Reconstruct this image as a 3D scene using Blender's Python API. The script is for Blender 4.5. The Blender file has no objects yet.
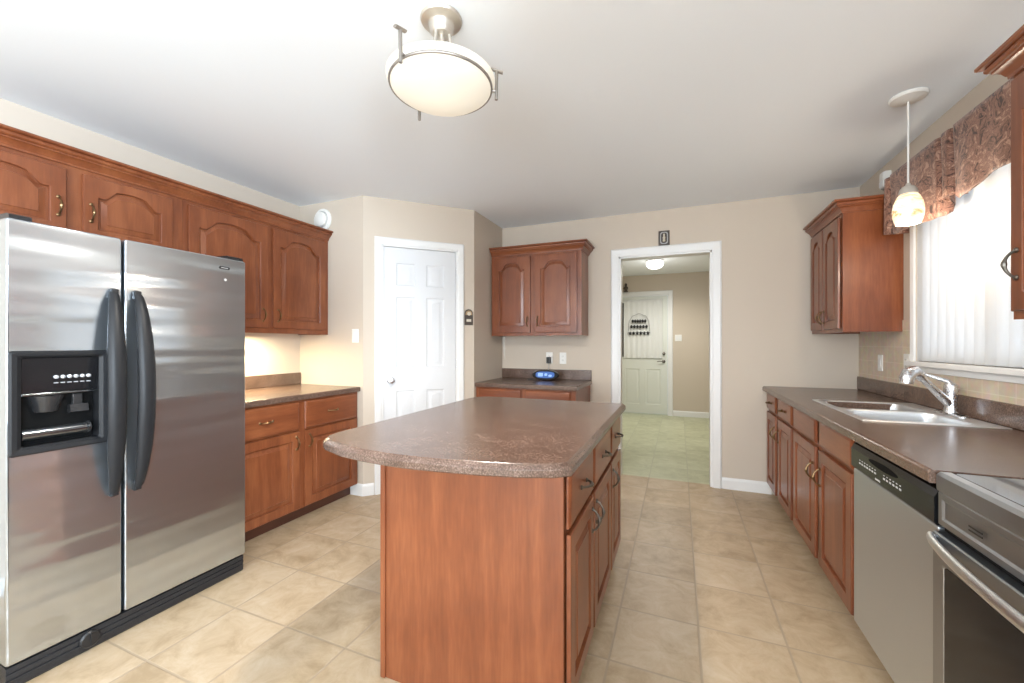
import bpy, bmesh, math, random
from mathutils import Vector, Matrix
random.seed(7)
S = bpy.context.scene
COL = S.collection
PI = math.pi

# ------------------------------------------------------------------ camera
YAW = math.radians(22.25)
cam_d = bpy.data.cameras.new('camera')
cam = bpy.data.objects.new('camera', cam_d); COL.objects.link(cam)
cam.location = (0, 0, 1.28)
cam.rotation_euler = (PI / 2, 0, YAW)
cam_d.sensor_width = 36.0
cam_d.lens = 407.4 / 1024 * 36.0
cam_d.shift_y = 2.4 / 1024
cam_d.clip_start = 0.03
S.camera = cam

# ------------------------------------------------------------------ exposure, sky, daylight
S.view_settings.view_transform = 'Standard'
S.view_settings.look = 'None'
S.view_settings.gamma = 1.0
S.view_settings.use_curve_mapping = False
S.view_settings.exposure = 0.46

W = bpy.data.worlds.new('world'); S.world = W
W.use_nodes = True
bg = W.node_tree.nodes['Background']
bg.inputs[0].default_value = (0.80, 0.90, 1.0, 1)
bg.inputs[1].default_value = 0.55


def area(name, loc, rot, sx, sy, power, col):
    l = bpy.data.lights.new(name, 'AREA'); l.shape = 'RECTANGLE'
    l.size = sx; l.size_y = sy; l.energy = power; l.color = col
    o = bpy.data.objects.new(name, l); COL.objects.link(o)
    o.location = loc; o.rotation_euler = rot
    return o


# daylight outside the blinds window; fill added at unseen dining windows behind the camera
area('window_daylight', (1.85, 2.55, 1.75), (0, PI / 2, 0), 1.5, 1.7, 12, (0.84, 0.92, 1.0))
area('dining_fill', (-0.5, -3.15, 1.2), (PI / 2 + 0.4, 0, 0), 3.6, 2.0, 255, (0.83, 0.92, 1.0))  # added fill, tilted up to brighten the ceiling
area('dining_side_fill', (1.85, -1.4, 1.5), (0, PI / 2 - 0.28, 0), 2.0, 1.8, 500, (0.74, 0.87, 1.0))  # added cool fill to brighten the walls on the left


# ------------------------------------------------------------------ materials
def mat(name):
    m = bpy.data.materials.new(name); m.use_nodes = True
    nt = m.node_tree
    return m, nt, nt.nodes['Principled BSDF']


def N(nt, typ, **kw):
    n = nt.nodes.new(typ)
    for k, v in kw.items():
        setattr(n, k, v)
    return n


def plain(name, col, rough=0.5, metal=0.0, emit=None, es=0.0, coat=0.0, bump=0.0, bscale=60.0, spec=0.5):
    m, nt, b = mat(name)
    b.inputs['Base Color'].default_value = (*col, 1)
    b.inputs['Roughness'].default_value = rough
    b.inputs['Metallic'].default_value = metal
    b.inputs['Coat Weight'].default_value = coat
    b.inputs['Specular IOR Level'].default_value = spec
    if emit:
        b.inputs['Emission Color'].default_value = (*emit, 1)
        b.inputs['Emission Strength'].default_value = es
    tc = N(nt, 'ShaderNodeTexCoord'); no = N(nt, 'ShaderNodeTexNoise')
    no.inputs['Scale'].default_value = bscale; no.inputs['Detail'].default_value = 4
    nt.links.new(tc.outputs['Object'], no.inputs['Vector'])
    mp = N(nt, 'ShaderNodeMapRange')
    mp.inputs['To Min'].default_value = max(0.02, rough - 0.04); mp.inputs['To Max'].default_value = min(1, rough + 0.04)
    nt.links.new(no.outputs['Fac'], mp.inputs['Value']); nt.links.new(mp.outputs['Result'], b.inputs['Roughness'])
    if bump:
        bp = N(nt, 'ShaderNodeBump'); bp.inputs['Strength'].default_value = bump; bp.inputs['Distance'].default_value = 0.002
        nt.links.new(no.outputs['Fac'], bp.inputs['Height']); nt.links.new(bp.outputs['Normal'], b.inputs['Normal'])
    return m


def ramp(nt, stops):
    r = N(nt, 'ShaderNodeValToRGB')
    e = r.color_ramp.elements
    e[0].position, e[0].color = stops[0][0], (*stops[0][1], 1)
    e[1].position, e[1].color = stops[-1][0], (*stops[-1][1], 1)
    for p, c in stops[1:-1]:
        x = e.new(p); x.color = (*c, 1)
    return r


def wood(name, dark, mid, light, axis='Z', rough=0.33):
    m, nt, b = mat(name)
    tc = N(nt, 'ShaderNodeTexCoord')
    oi = N(nt, 'ShaderNodeObjectInfo')
    ad = N(nt, 'ShaderNodeVectorMath', operation='ADD')
    sc = N(nt, 'ShaderNodeVectorMath', operation='SCALE'); sc.inputs[0].default_value = (7.3, 3.1, 5.7)
    nt.links.new(oi.outputs['Random'], sc.inputs['Scale'])
    nt.links.new(tc.outputs['Object'], ad.inputs[0]); nt.links.new(sc.outputs[0], ad.inputs[1])
    mp = N(nt, 'ShaderNodeMapping')
    s = {'Z': (11, 11, 1.1), 'X': (1.1, 11, 11), 'Y': (11, 1.1, 11)}[axis]
    mp.inputs['Scale'].default_value = s
    nt.links.new(ad.outputs[0], mp.inputs['Vector'])
    n1 = N(nt, 'ShaderNodeTexNoise'); n1.inputs['Scale'].default_value = 1.0; n1.inputs['Detail'].default_value = 6
    n1.inputs['Distortion'].default_value = 0.9
    nt.links.new(mp.outputs[0], n1.inputs['Vector'])
    mp2 = N(nt, 'ShaderNodeMapping')
    mp2.inputs['Scale'].default_value = tuple(5.5 * q for q in s)
    nt.links.new(ad.outputs[0], mp2.inputs['Vector'])
    n2 = N(nt, 'ShaderNodeTexNoise'); n2.inputs['Scale'].default_value = 1.6; n2.inputs['Detail'].default_value = 5
    nt.links.new(mp2.outputs[0], n2.inputs['Vector'])
    n3 = N(nt, 'ShaderNodeTexNoise'); n3.inputs['Scale'].default_value = 3.2; n3.inputs['Detail'].default_value = 3
    nt.links.new(ad.outputs[0], n3.inputs['Vector'])
    a1 = N(nt, 'ShaderNodeMath', operation='MULTIPLY_ADD'); a1.inputs[1].default_value = 0.26
    nt.links.new(n2.outputs['Fac'], a1.inputs[0])
    m3 = N(nt, 'ShaderNodeMath', operation='MULTIPLY'); m3.inputs[1].default_value = 0.52
    nt.links.new(n1.outputs['Fac'], m3.inputs[0]); nt.links.new(m3.outputs[0], a1.inputs[2])
    a2 = N(nt, 'ShaderNodeMath', operation='MULTIPLY_ADD'); a2.inputs[1].default_value = 0.40
    nt.links.new(n3.outputs['Fac'], a2.inputs[0]); nt.links.new(a1.outputs[0], a2.inputs[2])
    r = ramp(nt, [(0.42, dark), (0.58, mid), (0.76, light)])
    nt.links.new(a2.outputs[0], r.inputs['Fac'])
    nt.links.new(r.outputs['Color'], b.inputs['Base Color'])
    b.inputs['Roughness'].default_value = rough
    b.inputs['Coat Weight'].default_value = 0.25; b.inputs['Coat Roughness'].default_value = 0.22
    bp = N(nt, 'ShaderNodeBump'); bp.inputs['Strength'].default_value = 0.06; bp.inputs['Distance'].default_value = 0.002
    nt.links.new(n2.outputs['Fac'], bp.inputs['Height']); nt.links.new(bp.outputs['Normal'], b.inputs['Normal'])
    return m


CH_D, CH_M, CH_L = (0.145, 0.038, 0.0135), (0.205, 0.058, 0.0205), (0.285, 0.092, 0.034)
M = {}
M['wood'] = wood('cherry_upright', CH_D, CH_M, CH_L, 'Z')
M['wood_h'] = wood('cherry_level', CH_D, CH_M, CH_L, 'X')
M['wood_y'] = wood('cherry_deep', CH_D, CH_M, CH_L, 'Y')
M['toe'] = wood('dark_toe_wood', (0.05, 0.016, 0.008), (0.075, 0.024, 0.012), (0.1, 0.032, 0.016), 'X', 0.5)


def counter_mat(name, c0, c1, c2, c3):
    m, nt, b = mat(name)
    tc = N(nt, 'ShaderNodeTexCoord')
    n1 = N(nt, 'ShaderNodeTexNoise'); n1.inputs['Scale'].default_value = 190; n1.inputs['Detail'].default_value = 3
    n2 = N(nt, 'ShaderNodeTexNoise'); n2.inputs['Scale'].default_value = 9; n2.inputs['Detail'].default_value = 4
    v = N(nt, 'ShaderNodeTexVoronoi'); v.inputs['Scale'].default_value = 130
    for n in (n1, n2, v):
        nt.links.new(tc.outputs['Object'], n.inputs['Vector'])
    r = ramp(nt, [(0.34, c0), (0.47, c1), (0.56, c2), (0.70, c3)])
    a = N(nt, 'ShaderNodeMath', operation='MULTIPLY_ADD'); a.inputs[1].default_value = 0.25
    mm = N(nt, 'ShaderNodeMath', operation='MULTIPLY'); mm.inputs[1].default_value = 0.75
    nt.links.new(n1.outputs['Fac'], mm.inputs[0])
    nt.links.new(n2.outputs['Fac'], a.inputs[0]); nt.links.new(mm.outputs[0], a.inputs[2])
    nt.links.new(a.outputs[0], r.inputs['Fac'])
    nt.links.new(r.outputs['Color'], b.inputs['Base Color'])
    b.inputs['Roughness'].default_value = 0.24
    b.inputs['Specular IOR Level'].default_value = 0.7
    bp = N(nt, 'ShaderNodeBump'); bp.inputs['Strength'].default_value = 0.03; bp.inputs['Distance'].default_value = 0.001
    nt.links.new(n1.outputs['Fac'], bp.inputs['Height']); nt.links.new(bp.outputs['Normal'], b.inputs['Normal'])
    return m


M['counter'] = counter_mat('speckled_laminate', (0.060, 0.035, 0.025), (0.110, 0.066, 0.047), (0.148, 0.092, 0.068), (0.25, 0.175, 0.14))


def tile_floor(name, pitch, off, a, bcol, c, grout):
    m, nt, b = mat(name)
    tc = N(nt, 'ShaderNodeTexCoord')
    mp = N(nt, 'ShaderNodeMapping')
    mp.inputs['Location'].default_value = (-off[0] / pitch[0], -off[1] / pitch[1], 0)
    mp.inputs['Scale'].default_value = (1 / pitch[0], 1 / pitch[1], 1)
    nt.links.new(tc.outputs['Object'], mp.inputs['Vector'])
    sx = N(nt, 'ShaderNodeSeparateXYZ'); nt.links.new(mp.outputs[0], sx.inputs[0])
    ds = []
    for k in 'XY':
        f = N(nt, 'ShaderNodeMath', operation='FRACT'); nt.links.new(sx.outputs[k], f.inputs[0])
        s = N(nt, 'ShaderNodeMath', operation='SUBTRACT'); s.inputs[1].default_value = 0.5; nt.links.new(f.outputs[0], s.inputs[0])
        q = N(nt, 'ShaderNodeMath', operation='ABSOLUTE'); nt.links.new(s.outputs[0], q.inputs[0])
        ds.append(q)
    mx = N(nt, 'ShaderNodeMath', operation='MAXIMUM')
    nt.links.new(ds[0].outputs[0], mx.inputs[0]); nt.links.new(ds[1].outputs[0], mx.inputs[1])
    g = N(nt, 'ShaderNodeMapRange'); g.inputs['From Min'].default_value = 0.482; g.inputs['From Max'].default_value = 0.492
    nt.links.new(mx.outputs[0], g.inputs['Value'])
    fl = N(nt, 'ShaderNodeVectorMath', operation='FLOOR'); nt.links.new(mp.outputs[0], fl.inputs[0])
    wn = N(nt, 'ShaderNodeTexWhiteNoise', noise_dimensions='2D'); nt.links.new(fl.outputs[0], wn.inputs['Vector'])
    # per-tile offset of the stone clouding
    ad = N(nt, 'ShaderNodeVectorMath', operation='MULTIPLY_ADD')
    ad.inputs[1].default_value = (9, 9, 9)
    nt.links.new(wn.outputs['Color'], ad.inputs[0]); nt.links.new(tc.outputs['Object'], ad.inputs[2])
    n1 = N(nt, 'ShaderNodeTexNoise'); n1.inputs['Scale'].default_value = 7.5; n1.inputs['Detail'].default_value = 9
    n1.inputs['Roughness'].default_value = 0.68; n1.inputs['Distortion'].default_value = 0.5
    nt.links.new(ad.outputs[0], n1.inputs['Vector'])
    m1 = N(nt, 'ShaderNodeMath', operation='MULTIPLY_ADD'); m1.inputs[1].default_value = 0.13
    nt.links.new(wn.outputs['Value'], m1.inputs[0]); nt.links.new(n1.outputs['Fac'], m1.inputs[2])
    r = ramp(nt, [(0.36, a), (0.56, bcol), (0.76, c)])
    nt.links.new(m1.outputs[0], r.inputs['Fac'])
    mix = N(nt, 'ShaderNodeMix', data_type='RGBA')
    nt.links.new(g.outputs[0], mix.inputs['Factor']); nt.links.new(r.outputs['Color'], mix.inputs['A'])
    mix.inputs['B'].default_value = (*grout, 1)
    nt.links.new(mix.outputs['Result'], b.inputs['Base Color'])
    b.inputs['Roughness'].default_value = 0.42
    bp = N(nt, 'ShaderNodeBump'); bp.inputs['Strength'].default_value = 0.35; bp.inputs['Distance'].default_value = 0.002; bp.invert = True
    nt.links.new(g.outputs[0], bp.inputs['Height']); nt.links.new(bp.outputs['Normal'], b.inputs['Normal'])
    return m


M['floor'] = tile_floor('beige_floor_tile', (0.345, 0.356), (0.0825, 0.965), (0.37, 0.265, 0.155), (0.49, 0.365, 0.232), (0.57, 0.455, 0.32), (0.40, 0.305, 0.205))
M['hall_floor'] = tile_floor('green_lit_floor_tile', (0.345, 0.356), (0.0825, 0.965), (0.42, 0.44, 0.29), (0.52, 0.54, 0.37), (0.60, 0.62, 0.45), (0.46, 0.47, 0.34))  # beige tile with the hall's green light cast put into its colour


def wall_tile(name):
    m, nt, b = mat(name)
    tc = N(nt, 'ShaderNodeTexCoord')
    sx = N(nt, 'ShaderNodeSeparateXYZ'); nt.links.new(tc.outputs['Object'], sx.inputs[0])
    cb = N(nt, 'ShaderNodeCombineXYZ')
    nt.links.new(sx.outputs['Y'], cb.inputs['X']); nt.links.new(sx.outputs['Z'], cb.inputs['Y'])
    br = N(nt, 'ShaderNodeTexBrick'); br.offset = 0.0
    br.inputs['Scale'].default_value = 1.0
    br.inputs['Brick Width'].default_value = 0.105; br.inputs['Row Height'].default_value = 0.105
    br.inputs['Mortar Size'].default_value = 0.0025
    br.inputs['Color1'].default_value = (0.60, 0.49, 0.365, 1); br.inputs['Color2'].default_value = (0.64, 0.53, 0.405, 1)
    br.inputs['Mortar'].default_value = (0.70, 0.61, 0.49, 1)
    nt.links.new(cb.outputs[0], br.inputs['Vector'])
    no = N(nt, 'ShaderNodeTexNoise'); no.inputs['Scale'].default_value = 25
    nt.links.new(tc.outputs['Object'], no.inputs['Vector'])
    mx = N(nt, 'ShaderNodeMix', data_type='RGBA', blend_type='OVERLAY'); mx.inputs['Factor'].default_value = 0.25
    nt.links.new(br.outputs['Color'], mx.inputs['A']); nt.links.new(no.outputs['Color'], mx.inputs['B'])
    nt.links.new(mx.outputs['Result'], b.inputs['Base Color'])
    b.inputs['Roughness'].default_value = 0.3
    return m


M['wall_tile'] = wall_tile('beige_wall_tile')
M['wall'] = plain('beige_wall_paint', (0.60, 0.52, 0.43), 0.75, bump=0.05, bscale=220)
M['ceiling'] = plain('white_ceiling_paint', (0.86, 0.90, 0.94), 0.9, bump=0.04, bscale=160)
M['trim'] = plain('white_trim_paint', (0.80, 0.80, 0.79), 0.4)
M['door'] = plain('white_door_paint', (0.72, 0.73, 0.745), 0.42)
M['hall_door'] = plain('hall_door_paint', (0.72, 0.74, 0.68), 0.45)
M['plastic_w'] = plain('white_plastic', (0.82, 0.81, 0.77), 0.4)
M['plastic_grey'] = plain('grey_plastic', (0.42, 0.42, 0.42), 0.5)
M['black'] = plain('black_plastic', (0.012, 0.012, 0.013), 0.35)
M['grille'] = plain('black_grille_plastic', (0.014, 0.014, 0.016), 0.45, bump=0.8, bscale=400)
M['charcoal'] = plain('charcoal_handle', (0.016, 0.0165, 0.018), 0.42, spec=0.25)
M['gloss_black'] = plain('gloss_black', (0.010, 0.010, 0.011), 0.16, spec=0.4)
M['glass_black'] = plain('oven_glass', (0.012, 0.011, 0.011), 0.10, spec=0.25)
M['hob'] = plain('hob_glass', (0.016, 0.016, 0.018), 0.05, coat=0.8)
M['brass'] = plain('antique_brass', (0.22, 0.135, 0.065), 0.33, 0.9)
M['pewter'] = plain('dark_pewter', (0.16, 0.145, 0.125), 0.35, 0.9)
M['nickel'] = plain('brushed_nickel', (0.66, 0.62, 0.56), 0.42, 0.9)
M['clip_m'] = plain('aged_nickel_clip', (0.34, 0.31, 0.28), 0.4, 0.8)
M['chrome'] = plain('satin_chrome', (0.72, 0.73, 0.76), 0.27, 1.0)
M['sink'] = plain('sink_steel', (0.78, 0.80, 0.82), 0.40, 1.0)
M['dark'] = plain('dark_recess', (0.004, 0.004, 0.004), 0.7, spec=0.1)
M['silver'] = plain('silver_print', (0.6, 0.6, 0.6), 0.4, 0.3)
M['tray'] = plain('dark_tray_metal', (0.16, 0.17, 0.18), 0.12, 0.9)
M['dim_grey'] = plain('smoked_grey_plastic', (0.022, 0.022, 0.023), 0.2)
M['lens'] = plain('button_lens', (0.55, 0.57, 0.6), 0.15, 0.5)


def steel(name, col, rough, wave, brush, sharp=0.0):
    """brushed steel: a broad lobe, plus a share of a tighter lobe; brush runs along local axis"""
    m, nt, b = mat(name)
    out = nt.nodes['Material Output']
    tc = N(nt, 'ShaderNodeTexCoord')
    b.inputs['Metallic'].default_value = 1.0
    b.inputs['Base Color'].default_value = (*col, 1)
    b.inputs['Roughness'].default_value = rough
    n2 = N(nt, 'ShaderNodeTexNoise'); n2.inputs['Scale'].default_value = 1.0; n2.inputs['Detail'].default_value = 1.0
    mp2 = N(nt, 'ShaderNodeMapping'); mp2.inputs['Scale'].default_value = (0.8, 1, 8.5)
    nt.links.new(tc.outputs['Object'], mp2.inputs['Vector']); nt.links.new(mp2.outputs[0], n2.inputs['Vector'])
    n1 = N(nt, 'ShaderNodeTexNoise'); n1.inputs['Scale'].default_value = 1.0; n1.inputs['Detail'].default_value = 2
    mp = N(nt, 'ShaderNodeMapping'); mp.inputs['Scale'].default_value = brush
    nt.links.new(tc.outputs['Object'], mp.inputs['Vector']); nt.links.new(mp.outputs[0], n1.inputs['Vector'])
    bp = N(nt, 'ShaderNodeBump'); bp.inputs['Strength'].default_value = wave; bp.inputs['Distance'].default_value = 0.01
    nt.links.new(n2.outputs['Fac'], bp.inputs['Height'])
    bq = N(nt, 'ShaderNodeBump'); bq.inputs['Strength'].default_value = 0.06; bq.inputs['Distance'].default_value = 0.002
    nt.links.new(n1.outputs['Fac'], bq.inputs['Height']); nt.links.new(bp.outputs['Normal'], bq.inputs['Normal'])
    nt.links.new(bq.outputs['Normal'], b.inputs['Normal'])
    if sharp:
        g = N(nt, 'ShaderNodeBsdfPrincipled')
        g.inputs['Metallic'].default_value = 1.0; g.inputs['Base Color'].default_value = (*[min(1, c * 1.25) for c in col], 1)
        g.inputs['Roughness'].default_value = 0.09
        nt.links.new(bp.outputs['Normal'], g.inputs['Normal'])
        mx = N(nt, 'ShaderNodeMixShader'); mx.inputs[0].default_value = sharp
        nt.links.new(b.outputs[0], mx.inputs[1]); nt.links.new(g.outputs[0], mx.inputs[2])
        nt.links.new(mx.outputs[0], out.inputs['Surface'])
    return m


M['steel'] = steel('fridge_steel', (0.50, 0.545, 0.585), 0.42, 1.0, (700, 700, 2), 0.6)
M['steel_dw'] = steel('dishwasher_steel', (0.62, 0.66, 0.69), 0.46, 0.03, (260, 260, 2), 0.15)
M['steel_range'] = steel('range_steel', (0.38, 0.40, 0.425), 0.38, 0.02, (260, 260, 2), 0.2)
M['steel_bar'] = plain('satin_steel_bar', (0.70, 0.71, 0.72), 0.36, 1.0)


def glass(name):
    m, nt, b = mat(name)
    out = nt.nodes['Material Output']
    t = N(nt, 'ShaderNodeBsdfTransparent'); g = N(nt, 'ShaderNodeBsdfGlossy'); g.inputs['Roughness'].default_value = 0.02
    fr = N(nt, 'ShaderNodeFresnel'); fr.inputs['IOR'].default_value = 1.3
    mx = N(nt, 'ShaderNodeMixShader')
    nt.links.new(fr.outputs[0], mx.inputs[0]); nt.links.new(t.outputs[0], mx.inputs[1]); nt.links.new(g.outputs[0], mx.inputs[2])
    nt.links.new(mx.outputs[0], out.inputs['Surface'])
    return m


M['glass'] = glass('window_glass')


def translucent(name, col, fac=0.6, em=None, es=0):
    m, nt, b = mat(name)
    out = nt.nodes['Material Output']
    d = N(nt, 'ShaderNodeBsdfDiffuse'); d.inputs[0].default_value = (*col, 1)
    t = N(nt, 'ShaderNodeBsdfTranslucent'); t.inputs[0].default_value = (*col, 1)
    no = N(nt, 'ShaderNodeTexNoise'); no.inputs['Scale'].default_value = 30
    bp = N(nt, 'ShaderNodeBump'); bp.inputs['Strength'].default_value = 0.03
    nt.links.new(no.outputs['Fac'], bp.inputs['Height']); nt.links.new(bp.outputs['Normal'], d.inputs['Normal'])
    mx = N(nt, 'ShaderNodeMixShader'); mx.inputs[0].default_value = fac
    nt.links.new(d.outputs[0], mx.inputs[1]); nt.links.new(t.outputs[0], mx.inputs[2])
    last = mx
    if em:
        e = N(nt, 'ShaderNodeEmission'); e.inputs[0].default_value = (*em, 1); e.inputs[1].default_value = es
        ad = N(nt, 'ShaderNodeAddShader')
        nt.links.new(mx.outputs[0], ad.inputs[0]); nt.links.new(e.outputs[0], ad.inputs[1]); last = ad
    nt.links.new(last.outputs[0], out.inputs['Surface'])
    return m


M['vane'] = translucent('vertical_blind_cloth', (0.88, 0.89, 0.90), 0.55)
M['lace'] = translucent('lace_curtain', (0.84, 0.85, 0.83), 0.12)
M['shade_big'] = translucent('frosted_bowl_glass', (0.72, 0.68, 0.60), 0.3, (1.0, 0.93, 0.80), 0.22)


def alabaster():
    m, nt, b = mat('alabaster_shade_glass')
    tc = N(nt, 'ShaderNodeTexCoord')
    wv = N(nt, 'ShaderNodeTexNoise'); wv.inputs['Scale'].default_value = 14; wv.inputs['Detail'].default_value = 4; wv.inputs['Distortion'].default_value = 1.5
    mp = N(nt, 'ShaderNodeMapping'); mp.inputs['Scale'].default_value = (0.7, 0.7, 2.2)
    nt.links.new(tc.outputs['Object'], mp.inputs[0]); nt.links.new(mp.outputs[0], wv.inputs['Vector'])
    r = ramp(nt, [(0.38, (0.75, 0.42, 0.18)), (0.47, (0.95, 0.78, 0.52)), (0.6, (1.0, 0.88, 0.68))])
    nt.links.new(wv.outputs['Fac'], r.inputs['Fac'])
    nt.links.new(r.outputs[0], b.inputs['Base Color']); nt.links.new(r.outputs[0], b.inputs['Emission Color'])
    b.inputs['Emission Strength'].default_value = 0.6
    b.inputs['Roughness'].default_value = 0.25
    return m


M['alabaster'] = alabaster()


def paisley():
    m, nt, b = mat('paisley_valance_cloth')
    tc = N(nt, 'ShaderNodeTexCoord')
    mp = N(nt, 'ShaderNodeMapping'); mp.inputs['Scale'].default_value = (6, 6, 6)
    nt.links.new(tc.outputs['Object'], mp.inputs[0])
    n0 = N(nt, 'ShaderNodeTexNoise'); n0.inputs['Scale'].default_value = 1.6; n0.inputs['Detail'].default_value = 2
    nt.links.new(mp.outputs[0], n0.inputs['Vector'])
    ad = N(nt, 'ShaderNodeVectorMath', operation='MULTIPLY_ADD'); ad.inputs[1].default_value = (1.3, 1.3, 1.3)
    nt.links.new(n0.outputs['Color'], ad.inputs[0]); nt.links.new(mp.outputs[0], ad.inputs[2])
    v = N(nt, 'ShaderNodeTexVoronoi'); v.inputs['Scale'].default_value = 1.5
    nt.links.new(ad.outputs[0], v.inputs['Vector'])
    mu = N(nt, 'ShaderNodeMath', operation='MULTIPLY'); mu.inputs[1].default_value = 15
    nt.links.new(v.outputs['Distance'], mu.inputs[0])
    si = N(nt, 'ShaderNodeMath', operation='SINE'); nt.links.new(mu.outputs[0], si.inputs[0])
    n1 = N(nt, 'ShaderNodeTexNoise'); n1.inputs['Scale'].default_value = 5; n1.inputs['Detail'].default_value = 3; n1.inputs['Distortion'].default_value = 2
    nt.links.new(ad.outputs[0], n1.inputs['Vector'])
    ma = N(nt, 'ShaderNodeMath', operation='MULTIPLY_ADD'); ma.inputs[1].default_value = 0.10
    nt.links.new(si.outputs[0], ma.inputs[0]); nt.links.new(n1.outputs['Fac'], ma.inputs[2])
    r = ramp(nt, [(0.30, (0.045, 0.020, 0.016)), (0.40, (0.16, 0.072, 0.05)), (0.49, (0.30, 0.155, 0.11)), (0.56, (0.19, 0.085, 0.058)), (0.68, (0.46, 0.28, 0.205))])
    nt.links.new(ma.outputs[0], r.inputs['Fac'])
    nt.links.new(r.outputs[0], b.inputs['Base Color'])
    b.inputs['Roughness'].default_value = 0.6
    b.inputs['Sheen Weight'].default_value = 0.2
    return m


M['paisley'] = paisley()


# ------------------------------------------------------------------ mesh building
class MB:
    def __init__(s):
        s.bm = bmesh.new(); s.mi = 0

    def _tag(s, faces):
        for f in faces:
            f.material_index = s.mi

    def box(s, x0, x1, y0, y1, z0, z1, bev=0.0, seg=2):
        vs = [s.bm.verts.new((x, y, z)) for x in (x0, x1) for y in (y0, y1) for z in (z0, z1)]
        q = [(0, 1, 3, 2), (4, 6, 7, 5), (0, 4, 5, 1), (2, 3, 7, 6), (0, 2, 6, 4), (1, 5, 7, 3)]
        fs = [s.bm.faces.new([vs[i] for i in f]) for f in q]
        s._tag(fs)
        if bev > 0:
            es = list({e for f in fs for e in f.edges})
            r = bmesh.ops.bevel(s.bm, geom=es, offset=bev, segments=seg, affect='EDGES', profile=0.5)
            s._tag(r['faces'])
        return s

    def stack(s, loops, cap0=True, cap1=True, closed=True):
        rows = [[s.bm.verts.new(p) for p in L] for L in loops]
        fs = []
        n = len(rows[0])
        for a, b in zip(rows, rows[1:]):
            for i in range(n if closed else n - 1):
                j = (i + 1) % n
                try:
                    fs.append(s.bm.faces.new((a[i], a[j], b[j], b[i])))
                except ValueError:
                    pass
        if cap0: fs.append(s.bm.faces.new(rows[0][::-1]))
        if cap1: fs.append(s.bm.faces.new(rows[-1]))
        s._tag(fs)
        return s

    def lathe(s, prof, c=(0, 0, 0), axis='Z', n=32, cap0=True, cap1=True):
        def pt(r, h, a):
            u, v = r * math.cos(a), r * math.sin(a)
            if axis == 'Z': return (c[0] + u, c[1] + v, c[2] + h)
            if axis == 'Y': return (c[0] + u, c[1] + h, c[2] + v)
            return (c[0] + h, c[1] + u, c[2] + v)
        return s.stack([[pt(r, h, 2 * PI * i / n) for i in range(n)] for r, h in prof], cap0, cap1)

    def tube(s, pts, rad, n=10, sq=(1, 1)):
        pts = [Vector(p) for p in pts]
        if not isinstance(rad, (list, tuple)): rad = [rad] * len(pts)
        loops = []
        t0 = (pts[1] - pts[0]).normalized()
        up = Vector((0, 0, 1)) if abs(t0.z) < 0.9 else Vector((1, 0, 0))
        x = t0.cross(up).normalized()
        for i, p in enumerate(pts):
            t = (pts[min(i + 1, len(pts) - 1)] - pts[max(i - 1, 0)]).normalized()
            x = (x - t * x.dot(t)).normalized(); y = t.cross(x)
            loops.append([tuple(p + (x * math.cos(2 * PI * k / n) * sq[0] + y * math.sin(2 * PI * k / n) * sq[1]) * rad[i]) for k in range(n)])
        return s.stack(loops)

    def prism(s, poly, z0, z1, bev=0.0):
        """poly in XY, extruded in Z"""
        if bev:
            L = [[(x, y, z0) for x, y in poly], [(x, y, z1 - bev) for x, y in poly], [(x, y, z1) for x, y in inset(poly, bev)]]
        else:
            L = [[(x, y, z0) for x, y in poly], [(x, y, z1) for x, y in poly]]
        return s.stack(L)

    def prism_x(s, poly, x0, x1):
        return s.stack([[(x0, a, b) for a, b in poly], [(x1, a, b) for a, b in poly]])

    def sweep(s, prof, path):
        """profile of (out, z); open path in plan with mitred corners; out is to the right of travel"""
        P = [Vector(p) for p in path]
        loops = []
        for i, p in enumerate(P):
            d0 = (P[i] - P[i - 1]).normalized() if i else None
            d1 = (P[i + 1] - P[i]).normalized() if i < len(P) - 1 else None
            if d0 is None: d0 = d1
            if d1 is None: d1 = d0
            n0 = Vector((d0.y, -d0.x)); n1 = Vector((d1.y, -d1.x))
            m = (n0 + n1) / max(1e-6, (1 + n0.dot(n1)))
            loops.append([(p.x + m.x * o, p.y + m.y * o, z) for o, z in prof])
        return s.stack(loops)

    def build(s, name, m, parent=None, smooth=35, loc=None):
        bmesh.ops.remove_doubles(s.bm, verts=s.bm.verts, dist=1e-6)
        bmesh.ops.recalc_face_normals(s.bm, faces=s.bm.faces)
        me = bpy.data.meshes.new(name); s.bm.to_mesh(me); s.bm.free()
        for q in (m if isinstance(m, (list, tuple)) else [m]):
            me.materials.append(q)
        if smooth:
            me.polygons.foreach_set('use_smooth', [p_.area < 0.008 for p_ in me.polygons])
            me.set_sharp_from_angle(angle=math.radians(smooth))
        o = bpy.data.objects.new(name, me); COL.objects.link(o)
        if smooth:
            wn = o.modifiers.new('weighted', 'WEIGHTED_NORMAL'); wn.keep_sharp = True; wn.weight = 80
        if parent: o.parent = parent
        if loc: o.location = loc
        return o


def inset(poly, d):
    """offset a counter-clockwise polygon inwards by d"""
    n = len(poly); out = []
    for i in range(n):
        p = Vector(poly[i]); a = (p - Vector(poly[i - 1])); b = (Vector(poly[(i + 1) % n]) - p)
        a.normalize(); b.normalize()
        na = Vector((-a.y, a.x)); nb = Vector((-b.y, b.x))
        m = (na + nb) / max(0.25, 1 + na.dot(nb))
        out.append((p.x + m.x * d, p.y + m.y * d))
    return out


def rrect(x0, x1, y0, y1, r, n=6):
    pts = []
    for cx, cy, a0 in ((x1 - r, y1 - r, 0), (x0 + r, y1 - r, PI / 2), (x0 + r, y0 + r, PI), (x1 - r, y0 + r, 1.5 * PI)):
        for k in range(n + 1):
            a = a0 + k * PI / 2 / n
            pts.append((cx + r * math.cos(a), cy + r * math.sin(a)))
    return pts


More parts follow.
